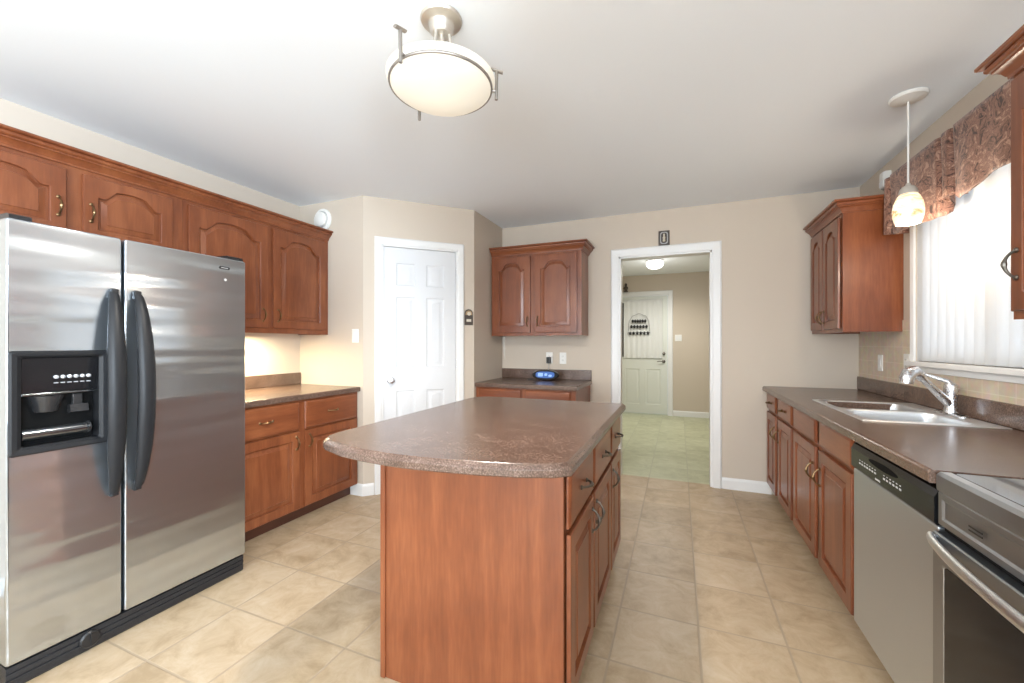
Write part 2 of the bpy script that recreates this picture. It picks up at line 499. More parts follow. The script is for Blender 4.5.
def tag(o, label, cat, group=None):
    o['label'] = label; o['category'] = cat
    if group: o['group'] = group
    return o


def thing(name, label, cat, loc=(0, 0, 0), rz=0.0, group=None):
    o = bpy.data.objects.new(name, None); COL.objects.link(o)
    o.empty_display_size = 0.1
    o.location = loc; o.rotation_euler = (0, 0, rz)
    return tag(o, label, cat, group)


def struct(o):
    o['kind'] = 'structure'; return o


def sroot(name, loc=(0, 0, 0), rz=0.0):
    o = bpy.data.objects.new(name, None); COL.objects.link(o)
    o.location = loc; o.rotation_euler = (0, 0, rz); o['kind'] = 'structure'
    return o


# ------------------------------------------------------------------ room shell
ZC = 2.53
XL, XR = -3.19, 1.335
YB, YF = 4.05, -2.75
T = 0.12
YH = 7.78
struct(MB().box(XL - T, XR + T + 1.6, YF - T, YB + T / 2, -0.1, 0.0).build('floor', M['floor'], smooth=0))
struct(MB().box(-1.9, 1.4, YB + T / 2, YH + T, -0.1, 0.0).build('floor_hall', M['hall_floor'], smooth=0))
struct(MB().box(XL - T, XR + T, YF - T, YB + T, ZC, ZC + 0.1).build('ceiling', M['ceiling'], smooth=0))
struct(MB().box(-1.9, 1.4, YB + T, YH + T, ZC, ZC + 0.1).build('ceiling_hall', M['ceiling'], smooth=0))
struct(MB().box(XL - T, XL, YF, 2.70, 0, ZC).build('wall_left', M['wall'], smooth=0))
# pantry: side wall, diagonal wall with its door, return wall
struct(MB().box(XL - T, -2.46, 2.70, 2.70 + 0.09, 0, ZC).build('wall_pantry_side', M['wall'], smooth=0))
PW = math.radians(45)
R2 = math.sqrt(0.5)
LEN = 0.976
D0, D1, DH = 0.150, 0.820, 2.138
wp = MB()
wp.box(0, D0, 0, 0.09, 0, ZC).box(D1, LEN, 0, 0.09, 0, ZC).box(D0, D1, 0, 0.09, DH, ZC)
w = struct(wp.build('wall_pantry', M['wall'], smooth=0)); w.location = (-2.46, 2.70, 0); w.rotation_euler = (0, 0, PW)
struct(MB().box(-1.77 - 0.09, -1.77, 3.39, YB, 0, ZC).build('wall_pantry_return', M['wall'], smooth=0))
# back wall with the doorway
OX0, OX1, OH = -0.535, 0.277, 2.12
wb = MB()
wb.box(-1.86, OX0, YB, YB + T, 0, ZC).box(OX1, XR + T, YB, YB + T, 0, ZC).box(OX0, OX1, YB, YB + T, OH, ZC)
struct(wb.build('wall_back', M['wall'], smooth=0))
# right wall with the sink window and, behind the camera, a dining window
KW = (2.02, 3.222, 1.175, 2.22)
SW = (-2.3, -0.5, 0.75, 2.15)
wr = MB()
for a, b, w0 in ((KW[0], KW[1], KW), (SW[0], SW[1], SW)):
    wr.box(XR, XR + T, a, b, 0, w0[2]).box(XR, XR + T, a, b, w0[3], ZC)
for a, b in ((YF, SW[0]), (SW[1], KW[0]), (KW[1], YB)):
    wr.box(XR, XR + T, a, b, 0, ZC)
struct(wr.build('wall_right', M['wall'], smooth=0))
FW = (-2.1, 1.0, 0.55, 2.2)
wf = MB()
wf.box(XL, FW[0], YF - T, YF, 0, ZC).box(FW[1], XR, YF - T, YF, 0, ZC).box(FW[0], FW[1], YF - T, YF, 0, FW[2]).box(FW[0], FW[1], YF - T, YF, FW[3], ZC)
struct(wf.build('wall_front', M['wall'], smooth=0))
# hall beyond the doorway
HD0, HD1, HDH = -1.06, -0.165, 2.165
wh = MB()
wh.box(-1.9, HD0, YH, YH + T, 0, ZC).box(HD1, 1.4, YH, YH + T, 0, ZC).box(HD0, HD1, YH, YH + T, HDH, ZC)
struct(wh.build('wall_hall_back', M['wall'], smooth=0))
struct(MB().box(-1.9, -1.78, YB + T, YH, 0, ZC).build('wall_hall_left', M['wall'], smooth=0))
struct(MB().box(0.95, 1.07, YB + T, YH, 0, ZC).build('wall_hall_right', M['wall'], smooth=0))


def casing(name, x0, x1, h, y, wd=0.07, th=0.018, jamb=0.0, loc=(0, 0, 0), rz=0):
    """door casing on a wall face at local y, room side is -y; jamb lines the opening"""
    b = MB()
    prof = [(0, 0), (wd, 0), (wd, -th * 0.55), (wd - 0.012, -th), (0.014, -th * 0.8), (0.0, -th * 0.45)]
    def leg(x, sgn):
        b.stack([[(x + sgn * o, y + q, 0) for o, q in prof], [(x + sgn * o, y + q, h + o) for o, q in prof]])
    leg(x0, -1); leg(x1, 1)
    b.stack([[(x0 - o, y + q, h + o) for o, q in prof], [(x1 + o, y + q, h + o) for o, q in prof]])
    if jamb:
        b.box(x0 - 0.001, x0 + 0.016, y, y + jamb, 0, h).box(x1 - 0.016, x1 + 0.001, y, y + jamb, 0, h).box(x0, x1, y, y + jamb, h - 0.016, h)
    o = struct(b.build(name, M['trim'])); o.location = loc; o.rotation_euler = (0, 0, rz)
    return o


casing('trim_1', D0, D1, DH, -0.001, wd=0.058, jamb=0.09, loc=(-2.46, 2.70, 0), rz=PW)
tr2 = casing('trim_2', OX0, OX1, OH, YB - 0.001, wd=0.075, jamb=T + 0.001)
casing('trim_3', HD0, HD1, HDH, YH - 0.001, wd=0.07, jamb=T)


def baseboard(name, path):
    prof = [(0, 0.001), (0.014, 0.001), (0.014, 0.075), (0.009, 0.088), (0.004, 0.098), (0, 0.1)]
    struct(MB().sweep(prof, path).build(name, M['trim']))


baseboard('baseboard_back', [(OX1 + 0.077, YB - 0.001), (0.73, YB - 0.001)])
baseboard('baseboard_back_left', [(-0.80, YB - 0.001), (OX0 - 0.077, YB - 0.001)])
dd = 0.088
baseboard('baseboard_pantry_side', [(-2.585, 2.699), (-2.46, 2.699), (-2.46 + dd * R2, 2.699 + dd * R2)])
baseboard('baseboard_pantry', [(-2.46 + (D1 + .061) * R2, 2.699 + (D1 + .061) * R2), (-1.77, 3.385)])
baseboard('baseboard_hall', [(HD1 + 0.073, YH - 0.001), (0.949, YH - 0.001)])
baseboard('baseboard_left', [(XL + 0.001, YF), (XL + 0.001, 0.55)])


# ------------------------------------------------------------------ doors
def panel_cells(b, xs, zs, panels, y, depth=0.008):
    for i in range(len(xs) - 1):
        for j in range(len(zs) - 1):
            x0, x1, z0, z1 = xs[i], xs[i + 1], zs[j], zs[j + 1]
            def rc(d, yy): return [(x0 + d, yy, z0 + d), (x1 - d, yy, z0 + d), (x1 - d, yy, z1 - d), (x0 + d, yy, z1 - d)]
            if (i, j) in panels:
                b.stack([rc(0, y), rc(0.006, y + depth * 0.8), rc(0.014, y + depth), rc(0.026, y + depth), rc(0.045, y + 0.002), rc(0.05, y + 0.0015)], False, True)
            else:
                b.stack([rc(0, y)], False, True)


d1 = sroot('door_1', (-2.46, 2.70, 0), PW)
b = MB()
dx0, dx1 = D0 + 0.019, D1 - 0.019
dw = dx1 - dx0
xs = [dx0, dx0 + 0.105, dx0 + dw / 2 - 0.05, dx0 + dw / 2 + 0.05, dx1 - 0.105, dx1]
zs = [0.012, 0.22, 0.87, 1.075, 1.69, 1.79, 1.985, DH - 0.019]
panel_cells(b, xs, zs, {(i, j) for i in (1, 3) for j in (1, 3, 5)}, 0.014)
b.stack([[(x, y, z) for x, z in ((dx0, 0.012), (dx1, 0.012), (dx1, DH - 0.019), (dx0, DH - 0.019))] for y in (0.014, 0.049)], False, True)
b.build('panel', M['door'], d1)
k = MB()
kx = dx0 + 0.058
k.lathe([(0.030, 0.0135), (0.031, 0.008), (0.024, 0.004), (0.011, 0.001), (0.010, -0.018), (0.016, -0.026), (0.027, -0.036), (0.029, -0.046), (0.024, -0.056), (0.012, -0.061)], (kx, 0, 0.965), 'Y', 24)
k.build('door_knob', M['chrome'], d1)
for z in (0.30, 1.10, 1.94):
    h = MB()
    h.tube([(dx1 + 0.007, 0.006, z - 0.042), (dx1 + 0.007, 0.006, z + 0.042)], 0.006, 8)
    h.tube([(dx1 + 0.007, 0.006, z + 0.043), (dx1 + 0.007, 0.006, z + 0.052)], [0.0045, 0.002], 8)
    h.build('hinge', M['chrome'], d1)

d2 = sroot('door_2', (0, YH, 0))
b = MB()
hx0, hx1 = HD0 + 0.02, HD1 - 0.02
hw = hx1 - hx0
wz0, wz1 = 0.97, 2.04
wx0, wx1 = hx0 + 0.06, hx1 - 0.10
xs = [hx0, hx0 + 0.12, hx0 + hw / 2 - 0.055, hx0 + hw / 2 + 0.055, hx1 - 0.12, hx1]
zs = [0.012, 0.18, 0.82, wz0]
panel_cells(b, xs, zs, {(1, 1), (3, 1)}, 0.03)
o4 = [(hx0, hx1, wz0, HDH - 0.02), (wx0, wx1, wz0 + 0.07, wz1)]
L0 = rrect(o4[0][0], o4[0][1], o4[0][2], o4[0][3], 0.001, 2)
L1 = rrect(o4[1][0], o4[1][1], o4[1][2], o4[1][3], 0.012, 2)
L1b = rrect(o4[1][0] - 0.02, o4[1][1] + 0.02, o4[1][2] - 0.02, o4[1][3] + 0.02, 0.012, 2)
b.stack([[(x, 0.03, z) for x, z in L0], [(x, 0.03, z) for x, z in L1b], [(x, 0.020, z) for x, z in L1b], [(x, 0.020, z) for x, z in L1], [(x, 0.062, z) for x, z in L1]], False, False)
b.stack([[(x, y, z) for x, z in ((hx0, 0.012), (hx1, 0.012), (hx1, wz0), (hx0, wz0))] for y in (0.03, 0.07)], False, True)
b.build('panel', M['hall_door'], d2)
b = MB(); b.box(wx0 - 0.005, wx1 + 0.005, 0.050, 0.056, wz0 + 0.065, wz1 + 0.005); b.build('pane', M['gloss_black'], d2)
for z in (1.105, 0.965):
    b = MB()
    lx = hx1 - 0.065
    b.lathe([(0.030, 0.029), (0.030, 0.018), (0.022, 0.012), (0.012, 0.010), (0.012, -0.02)], (lx, 0, z), 'Y', 20)
    if z < 1:
        b.tube([(lx, -0.018, z), (lx - 0.03, -0.026, z + 0.004), (lx - 0.11, -0.024, z - 0.004)], [0.010, 0.009, 0.007], 10)
        b.build('lever_handle', M['pewter'], d2)
    else:
        b.box(lx - 0.02, lx + 0.02, -0.03, -0.02, z - 0.006, z + 0.006, 0.003)
        b.build('deadbolt', M['pewter'], d2)

# lace curtain hung in the hall door's window
b = MB()
nx = 60
cx0, cx1 = wx0 + 0.035, wx1 + 0.02
def cur(z, k, sh):
    L = []
    for i in range(nx + 1):
        u = i / nx
        L.append((cx0 + (cx1 - cx0) * u, YH + 0.008 + sh + 0.006 * math.sin(u * 46) * k, z))
    return L
rows = [cur(wz1 + 0.05, .3, 0), cur(wz1 + 0.0, 1, 0), cur(1.65, 1, 0), cur(1.25, 1.2, 0), cur(wz0 + 0.07, 1.3, 0), cur(wz0 + 0.054, 1.3, 0), cur(wz0 + 0.05, 1.3, 0)]
b.stack(rows, False, False, closed=False)
c = b.build('lace_curtain', M['lace'])
tag(c, 'white lace curtain covering the window of the hall entry door', 'curtain')
md = c.modifiers.new('thick', 'SOLIDIFY'); md.thickness = 0.002
# dark scalloped decoration hanging in front of the lace
hx = -0.67
t = thing('window_ornament', 'dark three-row openwork ornament hanging on the hall door curtain', 'ornament', (hx, YH - 0.036, 1.565))
b = MB()
b.tube([(-0.17, 0, 0.13), (-0.12, 0, 0.22), (0, 0, 0.27), (0.12, 0, 0.22), (0.17, 0, 0.13)], 0.006, 8)
b.tube([(-0.19, 0, -0.09), (-0.17, 0, 0.13)], 0.006, 8); b.tube([(0.19, 0, -0.09), (0.17, 0, 0.13)], 0.006, 8)
b.build('frame', M['plastic_grey'], t)
for r, z in enumerate((0.13, 0.03, -0.09)):
    b = MB()
    wd_ = 0.13 + 0.028 * r
    b.box(-wd_, wd_, -0.006, 0.006, z, z + 0.014, 0.003)
    for q in range(6):
        x = -wd_ + (q + 0.5) * 2 * wd_ / 6
        b.lathe([(0.010, z - 0.028), (0.020, z - 0.012), (0.018, z + 0.012), (0.008, z + 0.03)], (x, 0, 0), 'Z', 10)
    b.build('bar', M['charcoal'], t)

# ------------------------------------------------------------------ windows
def window(name, axis, const, a0, a1, z0, z1, depth, mull=2, out=1):
    r = sroot(name)
    f = MB()
    def bx(p0, p1, q0, q1, c0, c1):
        lo, hi = min(const + out * c0, const + out * c1), max(const + out * c0, const + out * c1)
        if axis == 'X': f.box(lo, hi, p0, p1, q0, q1)
        else: f.box(p0, p1, lo, hi, q0, q1)
    w_ = 0.05
    bx(a0, a0 + w_, z0, z1, 0.05, 0.11); bx(a1 - w_, a1, z0, z1, 0.05, 0.11)
    bx(a0, a1, z0, z0 + w_, 0.05, 0.11); bx(a0, a1, z1 - w_, z1, 0.05, 0.11)
    for i in range(1, mull):
        m_ = a0 + (a1 - a0) * i / mull
        bx(m_ - 0.03, m_ + 0.03, z0, z1, 0.05, 0.11)
    f.build('window_frame', M['trim'], r)
    f = MB(); bx(a0 + 0.04, a1 - 0.04, z0 + 0.04, z1 - 0.04, 0.078, 0.084)
    f.build('pane', M['glass'], r)
    return r


w1 = window('window_1', 'X', XR, KW[0], KW[1], KW[2], KW[3], T)
b = MB()   # casing and sill of the sink window
cw = 0.030
prof = [(0, 0), (cw, 0), (cw, -0.012), (cw - 0.006, -0.018), (0.006, -0.014), (0, -0.01)]
def wl(y, s, z0, z1, m0, m1):
    b.stack([[(XR - 0.001 + q, y + s * o, z0 - m0 * o) for o, q in prof], [(XR - 0.001 + q, y + s * o, z1 + m1 * o) for o, q in prof]])
wl(KW[1], 1, KW[2], KW[3], 0, 1); wl(KW[0], -1, KW[2], KW[3], 0, 1)
b.stack([[(XR - 0.001 + q, KW[0] - o, KW[3] + o) for o, q in prof], [(XR - 0.001 + q, KW[1] + o, KW[3] + o) for o, q in prof]])
b.box(XR - 0.045, XR + 0.06, KW[0] - 0.07, KW[1] + 0.034, KW[2] - 0.028, KW[2], 0.005)
b.box(XR - 0.018, XR - 0.001, KW[0] - 0.030, KW[1] + 0.030, KW[2] - 0.062, KW[2] - 0.028, 0.004)
b.build('window_casing', M['trim'], w1)
window('window_2', 'Y', YF, FW[0], FW[1], FW[2], FW[3], T, 3, -1)
window('window_3', 'X', XR, SW[0], SW[1], SW[2], SW[3], T, 2)

# vertical blind: overlapping cloth vanes
vb = thing('vertical_blind', 'white vertical blind closed over the sink window', 'blind', (XR + 0.022, 0, 0))
b = MB(); b.box(-0.018, 0.018, KW[0] + 0.01, KW[1] - 0.01, KW[3] - 0.045, KW[3] - 0.01, 0.004); b.build('headrail', M['plastic_w'], vb)
nv = 16
pitch = (KW[1] - KW[0] - 0.06) / (nv - 1)
for i in range(nv):
    y = KW[0] + 0.03 + i * pitch
    b = MB()
    ang = math.radians(24)
    pts = []
    for k in range(9):
        u = (k / 8 - 0.5) * 0.094
        cv = 0.006 * (1 - (2 * k / 8 - 1) ** 2)
        pts.append((-u * math.sin(ang) - cv * math.cos(ang), y + u * math.cos(ang) - cv * math.sin(ang)))
    back = [(x + 0.0012, yy) for x, yy in pts[::-1]]
    loop = pts + back
    b.stack([[(x, yy, KW[2] + 0.003) for x, yy in loop], [(x, yy, KW[3] - 0.048) for x, yy in loop]])
    b.build('vane', M['vane'], vb)
b = MB(); b.tube([(-0.006, KW[0] + 0.03 + i * pitch, KW[2] + 0.012 - (0.004 if i % 2 else 0)) for i in range(nv)], 0.0018, 6); b.build('bottom_chain', M['plastic_w'], vb)

# paisley valance with swags and pleats
def lerp(tab, x):
    for (x0, y0), (x1, y1) in zip(tab, tab[1:]):
        if x0 <= x <= x1: return y0 + (y1 - y0) * (x - x0) / (x1 - x0)
    return tab[0][1] if x < tab[0][0] else tab[-1][1]


VX = 1.212
bot = [(1.93, 1.94), (2.02, 1.945), (2.08, 2.02), (2.20, 2.03), (2.29, 2.012), (2.38, 2.012), (2.44, 1.992), (2.50, 1.972), (2.58, 1.970), (2.66, 2.008), (2.73, 2.022), (2.752, 2.02), (2.775, 1.938), (2.86, 1.938), (2.95, 1.946), (3.10, 1.955), (3.22, 1.962), (3.335, 1.985)]
b = MB()
cols = 150
bot = [(a_ * 0.981, 1.28 + (c_ - 1.28) * 0.981) for a_, c_ in bot]
y0v, y1v = 1.93, 3.288
path = [(y0v + (y1v - y0v) * i / cols) for i in range(cols + 1)]
rows = []
pleats = (2.04, 2.614, 2.712, 3.24)
nr = 14
for j in range(nr + 1):
    v = j / nr
    L = []
    for y in path:
        zb = lerp(bot, y)
        z = 2.322 - (2.322 - zb) * v
        x = VX - 0.006 * math.sin(y * 31) * v - 0.010 * math.sin(y * 13 + 1) * v
        for p in pleats:
            x += 0.060 * math.exp(-((y - p) / 0.014) ** 2) * min(1, 0.25 + v)
        L.append((x, y, z))
    # return to the wall at the far end
    for q in (0.4, 0.8, 1.0):
        L.append((VX + (XR - 0.003 - VX) * q, y1v + 0.004, 2.322 - (2.322 - 1.972) * v))
    rows.append(L)
b.stack(rows, False, False, closed=False)
va = b.build('valance', M['paisley'], smooth=60)
tag(va, 'brown paisley swagged fabric valance above the white vertical blind', 'valance')
md = va.modifiers.new('thick', 'SOLIDIFY'); md.thickness = 0.004; md.offset = 1

# tiled splashback strip on the right wall
b = MB()
b.box(XR - 0.007, XR - 0.0005, KW[1] + 0.034, YB - 0.001, 1.02, 1.432)
b.box(XR - 0.007, XR - 0.0005, 0.6, KW[1] + 0.034, 1.02, KW[2] - 0.063)
struct(b.build('trim_4', M['wall_tile'], smooth=0))


# ------------------------------------------------------------------ cabinet pieces
def arch_loop(w, h, fr, rise, d, y, n=26):
    """closed loop of the raised-panel outline inset d; cathedral top when rise > 0"""
    l, r, bt, tp = fr[0] + d, w - fr[0] - d, fr[1] + d, h - fr[2] - d
    if rise <= 0:
        return [(l, y, bt), (r, y, bt)] + [(r + (l - r) * i / n, y, tp) for i in range(n + 1)]
    half = (w - 2 * fr[0]) / 2
    pts = [(l, y, bt), (r, y, bt)]
    for i in range(n + 1):
        x = r + (l - r) * i / n
        u = min(1, abs(x - w / 2) / half)
        if u < 0.46: s = 1 - 0.16 * (u / 0.46) ** 2
        elif u < 0.80:
            q = (u - 0.46) / 0.34
            s = 0.84 * (1 - q) ** 1.15 * (1 + 0.25 * q)
        else: s = 0.0 + 0.05 * ((u - 0.8) / 0.2)
        pts.append((x, y, h - fr[2] - rise * (1 - s) - d))
    return pts


def rect_loop(w, h, d, y, n=26, ref=None):
    pts = [(d, y, d), (w - d, y, d)]
    for i in range(n + 1):
        pts.append((w - d + (2 * d - w) * i / n, y, h - d))
    return pts


def door_mesh(w, h, rise=0.0, fr=(0.058, 0.058, 0.058), t=0.02):
    b = MB()
    # outer slab with softened front edge, recessed bead, sloped raised field
    b.stack([rect_loop(w, h, 0, -0.0045), rect_loop(w, h, 0, -t + 0.005), rect_loop(w, h, 0.002, -t + 0.0015), rect_loop(w, h, 0.006, -t),
             arch_loop(w, h, fr, rise, 0, -t), arch_loop(w, h, fr, rise, 0.002, -t + 0.002), arch_loop(w, h, fr, rise, 0.003, -t + 0.0155),
             arch_loop(w, h, fr, rise, 0.013, -t + 0.016), arch_loop(w, h, fr, rise, 0.0145, -t + 0.012), arch_loop(w, h, fr, rise, 0.038, -t + 0.004), arch_loop(w, h, fr, rise, 0.040, -t + 0.001)])
    return b


def drawer_mesh(w, h, t=0.02):
    b = MB()
    b.stack([rect_loop(w, h, 0, -0.0045, 4), rect_loop(w, h, 0, -t + 0.009, 4), rect_loop(w, h, 0.004, -t + 0.005, 4), rect_loop(w, h, 0.012, -t + 0.001, 4), rect_loop(w, h, 0.015, -t, 4)])
    return b


def handle_mesh(vertical=True, L=0.088, out=0.030, r=0.0048):
    b = MB()
    pts, rad = [], []
    for i in range(17):
        u = i / 16
        s = (u - 0.5) * L
        o = out * math.sin(PI * u) ** 0.62
        pts.append((0, -o, s) if vertical else (s, -o, 0))
        rad.append(r * (0.8 + 0.55 * math.exp(-((u - 0.5) / 0.10) ** 2) + 0.3 * math.exp(-((u - 0.5) / 0.3) ** 2)))
    b.tube(pts, rad, 8)
    for s in (-1, 1):
        c = (0, 0, s * L / 2) if vertical else (s * L / 2, 0, 0)
        b.lathe([(0.0085, 0.0), (0.009, -0.003), (0.006, -0.006), (0.002, -0.007)], c, 'Y', 12)
        c2 = (0, -out * 0.985, s * 0.009) if vertical else (s * 0.009, -out * 0.985, 0)
        b.lathe([(r * 1.0, -0.001), (r * 1.35, 0.0), (r * 1.0, 0.001)], c2, 'Z' if vertical else 'X', 10)
    return b


HV = handle_mesh(True).build('handle', M['brass']); HH = handle_mesh(False).build('handle', M['brass'])
hv_me, hh_me = HV.data, HH.data
bpy.data.objects.remove(HV); bpy.data.objects.remove(HH)
h2v_me, h2h_me = hv_me.copy(), hh_me.copy()
for q in (h2v_me, h2h_me):
    q.materials.clear(); q.materials.append(M['pewter'])


def add_handle(parent, x, z, vertical=True, y=-0.02, pewter=False):
    o = bpy.data.objects.new('handle', (h2v_me if pewter else hv_me) if vertical else (h2h_me if pewter else hh_me)); COL.objects.link(o)
    o.parent = parent; o.location = (x, y, z)
    return o


def add_door(root, x0, x1, z0, z1, rise=0.0, hx=None, hz=None, pewter=False, fr=(0.058, 0.058, 0.058)):
    o = door_mesh(x1 - x0, z1 - z0, rise, fr).build('door', M['wood'], root)
    o.location = (x0, 0, z0)
    if hx is not None: add_handle(o, hx - x0, hz - z0, True, pewter=pewter)
    return o


def add_drawer(root, x0, x1, z0, z1, handle=True, pewter=False):
    o = drawer_mesh(x1 - x0, z1 - z0).build('drawer', M['wood_h'], root)
    o.location = (x0, 0, z0)
    if handle: add_handle(o, (x1 - x0) / 2, (z1 - z0) / 2, False, pewter=pewter)
    return o


def base_carcass(root, w, depth, top=0.879, toe=0.095, x0=0.0):
    b = MB()
    b.prism_x([(0.0, toe), (0.0, top), (depth, top), (depth, 0.001), (0.075, 0.001), (0.075, toe)], x0, w)
    o = b.build('body', M['wood'], root, smooth=0)
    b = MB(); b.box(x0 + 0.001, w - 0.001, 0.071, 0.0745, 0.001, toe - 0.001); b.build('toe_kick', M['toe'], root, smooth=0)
    return o


def upper_carcass(root, w, depth, z0, z1):
    b = MB()
    # frame lip around the open underside
    b.box(0, w, 0, depth, z0 + 0.018, z1)
    b.box(0, w, 0, 0.02, z0, z0 + 0.018); b.box(0, 0.016, 0.02, depth, z0, z0 + 0.018); b.box(w - 0.016, w, 0.02, depth, z0, z0 + 0.018)
    return b.build('body', M['wood'], root, smooth=0)


CROWN = [(0.0, 0.0), (0.009, 0.0), (0.010, 0.010), (0.013, 0.012), (0.020, 0.026), (0.030, 0.036), (0.036, 0.038), (0.036, 0.044), (0.043, 0.046), (0.048, 0.052), (0.049, 0.060), (0.046, 0.065), (0.060, 0.067), (0.064, 0.071), (0.064, 0.080), (0.0, 0.080)]


def crown(name, path, z, root=None, k=1.0):
    prof = [(o * k, z + q * k) for o, q in CROWN]
    return MB().sweep(prof, path).build(name, M['wood_h'], root, smooth=30)


# ---- left uppers (face plane X = -2.85, doors to -2.83)
XU = -2.85
ROT_L, ROT_R = PI / 2, -PI / 2
Y0 = 0.60
u1 = thing('upper_cabinet', 'short two-door cherry cabinet above the steel refrigerator', 'cabinet', (XU, Y0, 0), ROT_L, 'cherry wall cabinets')
upper_carcass(u1, 0.965, 0.338, 1.80, 2.18)
add_door(u1, 0.03, 1.043 - Y0, 1.825, 2.155, 0.062, 1.012 - Y0, 1.962, fr=(0.058, 0.05, 0.045))
add_door(u1, 1.103 - Y0, 1.505 - Y0, 1.825, 2.155, 0.062, 1.133 - Y0, 1.962, fr=(0.058, 0.05, 0.045))
Y1 = 1.566
u2 = thing('upper_cabinet', 'tall two-door cherry wall cabinet over the lit left counter beside the refrigerator', 'cabinet', (XU, Y1, 0), ROT_L, 'cherry wall cabinets')
upper_carcass(u2, 2.698 - Y1, 0.338, 1.36, 2.18)
add_door(u2, 1.592 - Y1, 2.123 - Y1, 1.398, 2.155, 0.075, 2.082 - Y1, 1.495)
add_door(u2, 2.167 - Y1, 2.655 - Y1, 1.398, 2.155, 0.075, 2.203 - Y1, 1.495)
cr = crown('crown_molding', [(XU, 2.698), (XU, Y0 - 0.02)][::-1], 2.18)
# travel +Y has its right side at +X: outwards into the room
tag(cr, 'long cherry crown moulding along the tops of the left wall cabinets', 'moulding')

# ---- left base cabinet with counter
XB = -2.52
bl = thing('base_cabinet', 'cherry base cabinet between the refrigerator and the pantry wall', 'cabinet', (XB, 1.59, 0), ROT_L, 'cherry base cabinets')
base_carcass(bl, 2.698 - 1.59, 0.66)
yy = 1.59
add_drawer(bl, 1.605 - yy, 2.118 - yy, 0.665, 0.866)
add_drawer(bl, 2.165 - yy, 2.675 - yy, 0.665, 0.866)
add_door(bl, 1.605 - yy, 2.118 - yy, 0.105, 0.655, 0, 2.088 - yy, 0.578)
add_door(bl, 2.165 - yy, 2.675 - yy, 0.105, 0.655, 0, 2.198 - yy, 0.578)


def edge_counter(name, poly, z0, z1, root, bev=0.012):
    """laminate slab; poly counter-clockwise; softened top edge"""
    b = MB()
    b.stack([[(x, y, z0) for x, y in inset(poly, 0.002)], [(x, y, z0 + 0.004) for x, y in poly], [(x, y, z1 - bev) for x, y in poly],
             [(x, y, z1 - bev * 0.3) for x, y in inset(poly, bev * 0.3)], [(x, y, z1) for x, y in inset(poly, bev)]])
    return b.build(name, M['counter'], root, smooth=50)


cl = thing('countertop', 'speckled brown worktop on the left base cabinet next to the refrigerator', 'countertop', (XB, 1.59, 0), ROT_L, 'speckled brown worktops')
edge_counter('slab', [(-0.015, -0.035), (1.107, -0.035), (1.107, 0.667), (-0.015, 0.667)], 0.881, 0.919, cl, 0.008)
b = MB(); b.box(-0.015, 1.105, 0.648, 0.668, 0.9195, 1.022, 0.004); b.build('backsplash', M['counter'], cl)

# ---- back base and upper cabinets
bb = thing('base_cabinet', 'small cherry base cabinet on the back wall left of the doorway', 'cabinet', (-1.768, 3.43, 0), 0, 'cherry base cabinets')
wbk = -0.815 + 1.768
base_carcass(bb, wbk, 0.618)
mid = wbk / 2
add_drawer(bb, 0.03, mid - 0.02, 0.70, 0.866); add_drawer(bb, mid + 0.02, wbk - 0.045, 0.70, 0.866)
add_door(bb, 0.03, mid - 0.02, 0.105, 0.69, 0, mid - 0.05, 0.60); add_door(bb, mid + 0.02, wbk - 0.045, 0.105, 0.69, 0, mid + 0.05, 0.60)
cb_ = thing('countertop', 'speckled brown worktop on the back wall under the small wall cabinet', 'countertop', (-1.768, 3.43, 0), 0, 'speckled brown worktops')
edge_counter('slab', [(0.0, -0.03), (wbk + 0.018, -0.03), (wbk + 0.018, 0.618), (0.0, 0.618)], 0.881, 0.919, cb_, 0.008)
b = MB(); b.box(0.002, wbk + 0.016, 0.598, 0.618, 0.9195, 1.018, 0.004); b.build('backsplash', M['counter'], cb_)

ub = thing('upper_cabinet', 'two-door cherry wall cabinet on the back wall left of the doorway', 'cabinet', (-1.752, 3.74, 0), 0, 'cherry wall cabinets')
wub = -0.834 + 1.752
upper_carcass(ub, wub, 0.309, 1.36, 2.16)
add_door(ub, 0.028, 0.418, 1.39, 2.135, 0.075, 0.392, 1.50)
add_door(ub, 0.466, 0.878, 1.39, 2.135, 0.075, 0.497, 1.50)
crown('crown_molding', [(0.0, 0.0), (wub, 0.0), (wub, 0.309)], 2.155, ub)

# ---- right base run (faces -X, door faces at X = .69)
XRB = 0.71
rb1 = thing('base_cabinet', 'narrow cherry base cabinet with two drawers in the far right corner', 'cabinet', (XRB, 4.048, 0), ROT_R, 'cherry base cabinets')
W1 = 4.048 - 3.185
base_carcass(rb1, W1, 0.60)
f = lambda y: 4.048 - y
add_drawer(rb1, f(4.015), f(3.69), 0.735, 0.868); add_drawer(rb1, f(3.60), f(3.215), 0.735, 0.868)
add_door(rb1, f(4.015), f(3.69), 0.105, 0.715, 0, f(3.715), 0.585); add_door(rb1, f(3.60), f(3.215), 0.105, 0.715, 0, f(3.578), 0.585)
rb2 = thing('base_cabinet', 'cherry sink base cabinet with blank drawer fronts beside the dishwasher', 'cabinet', (XRB, 3.183, 0), ROT_R, 'cherry base cabinets')
W2 = 3.183 - 2.168
b = MB()
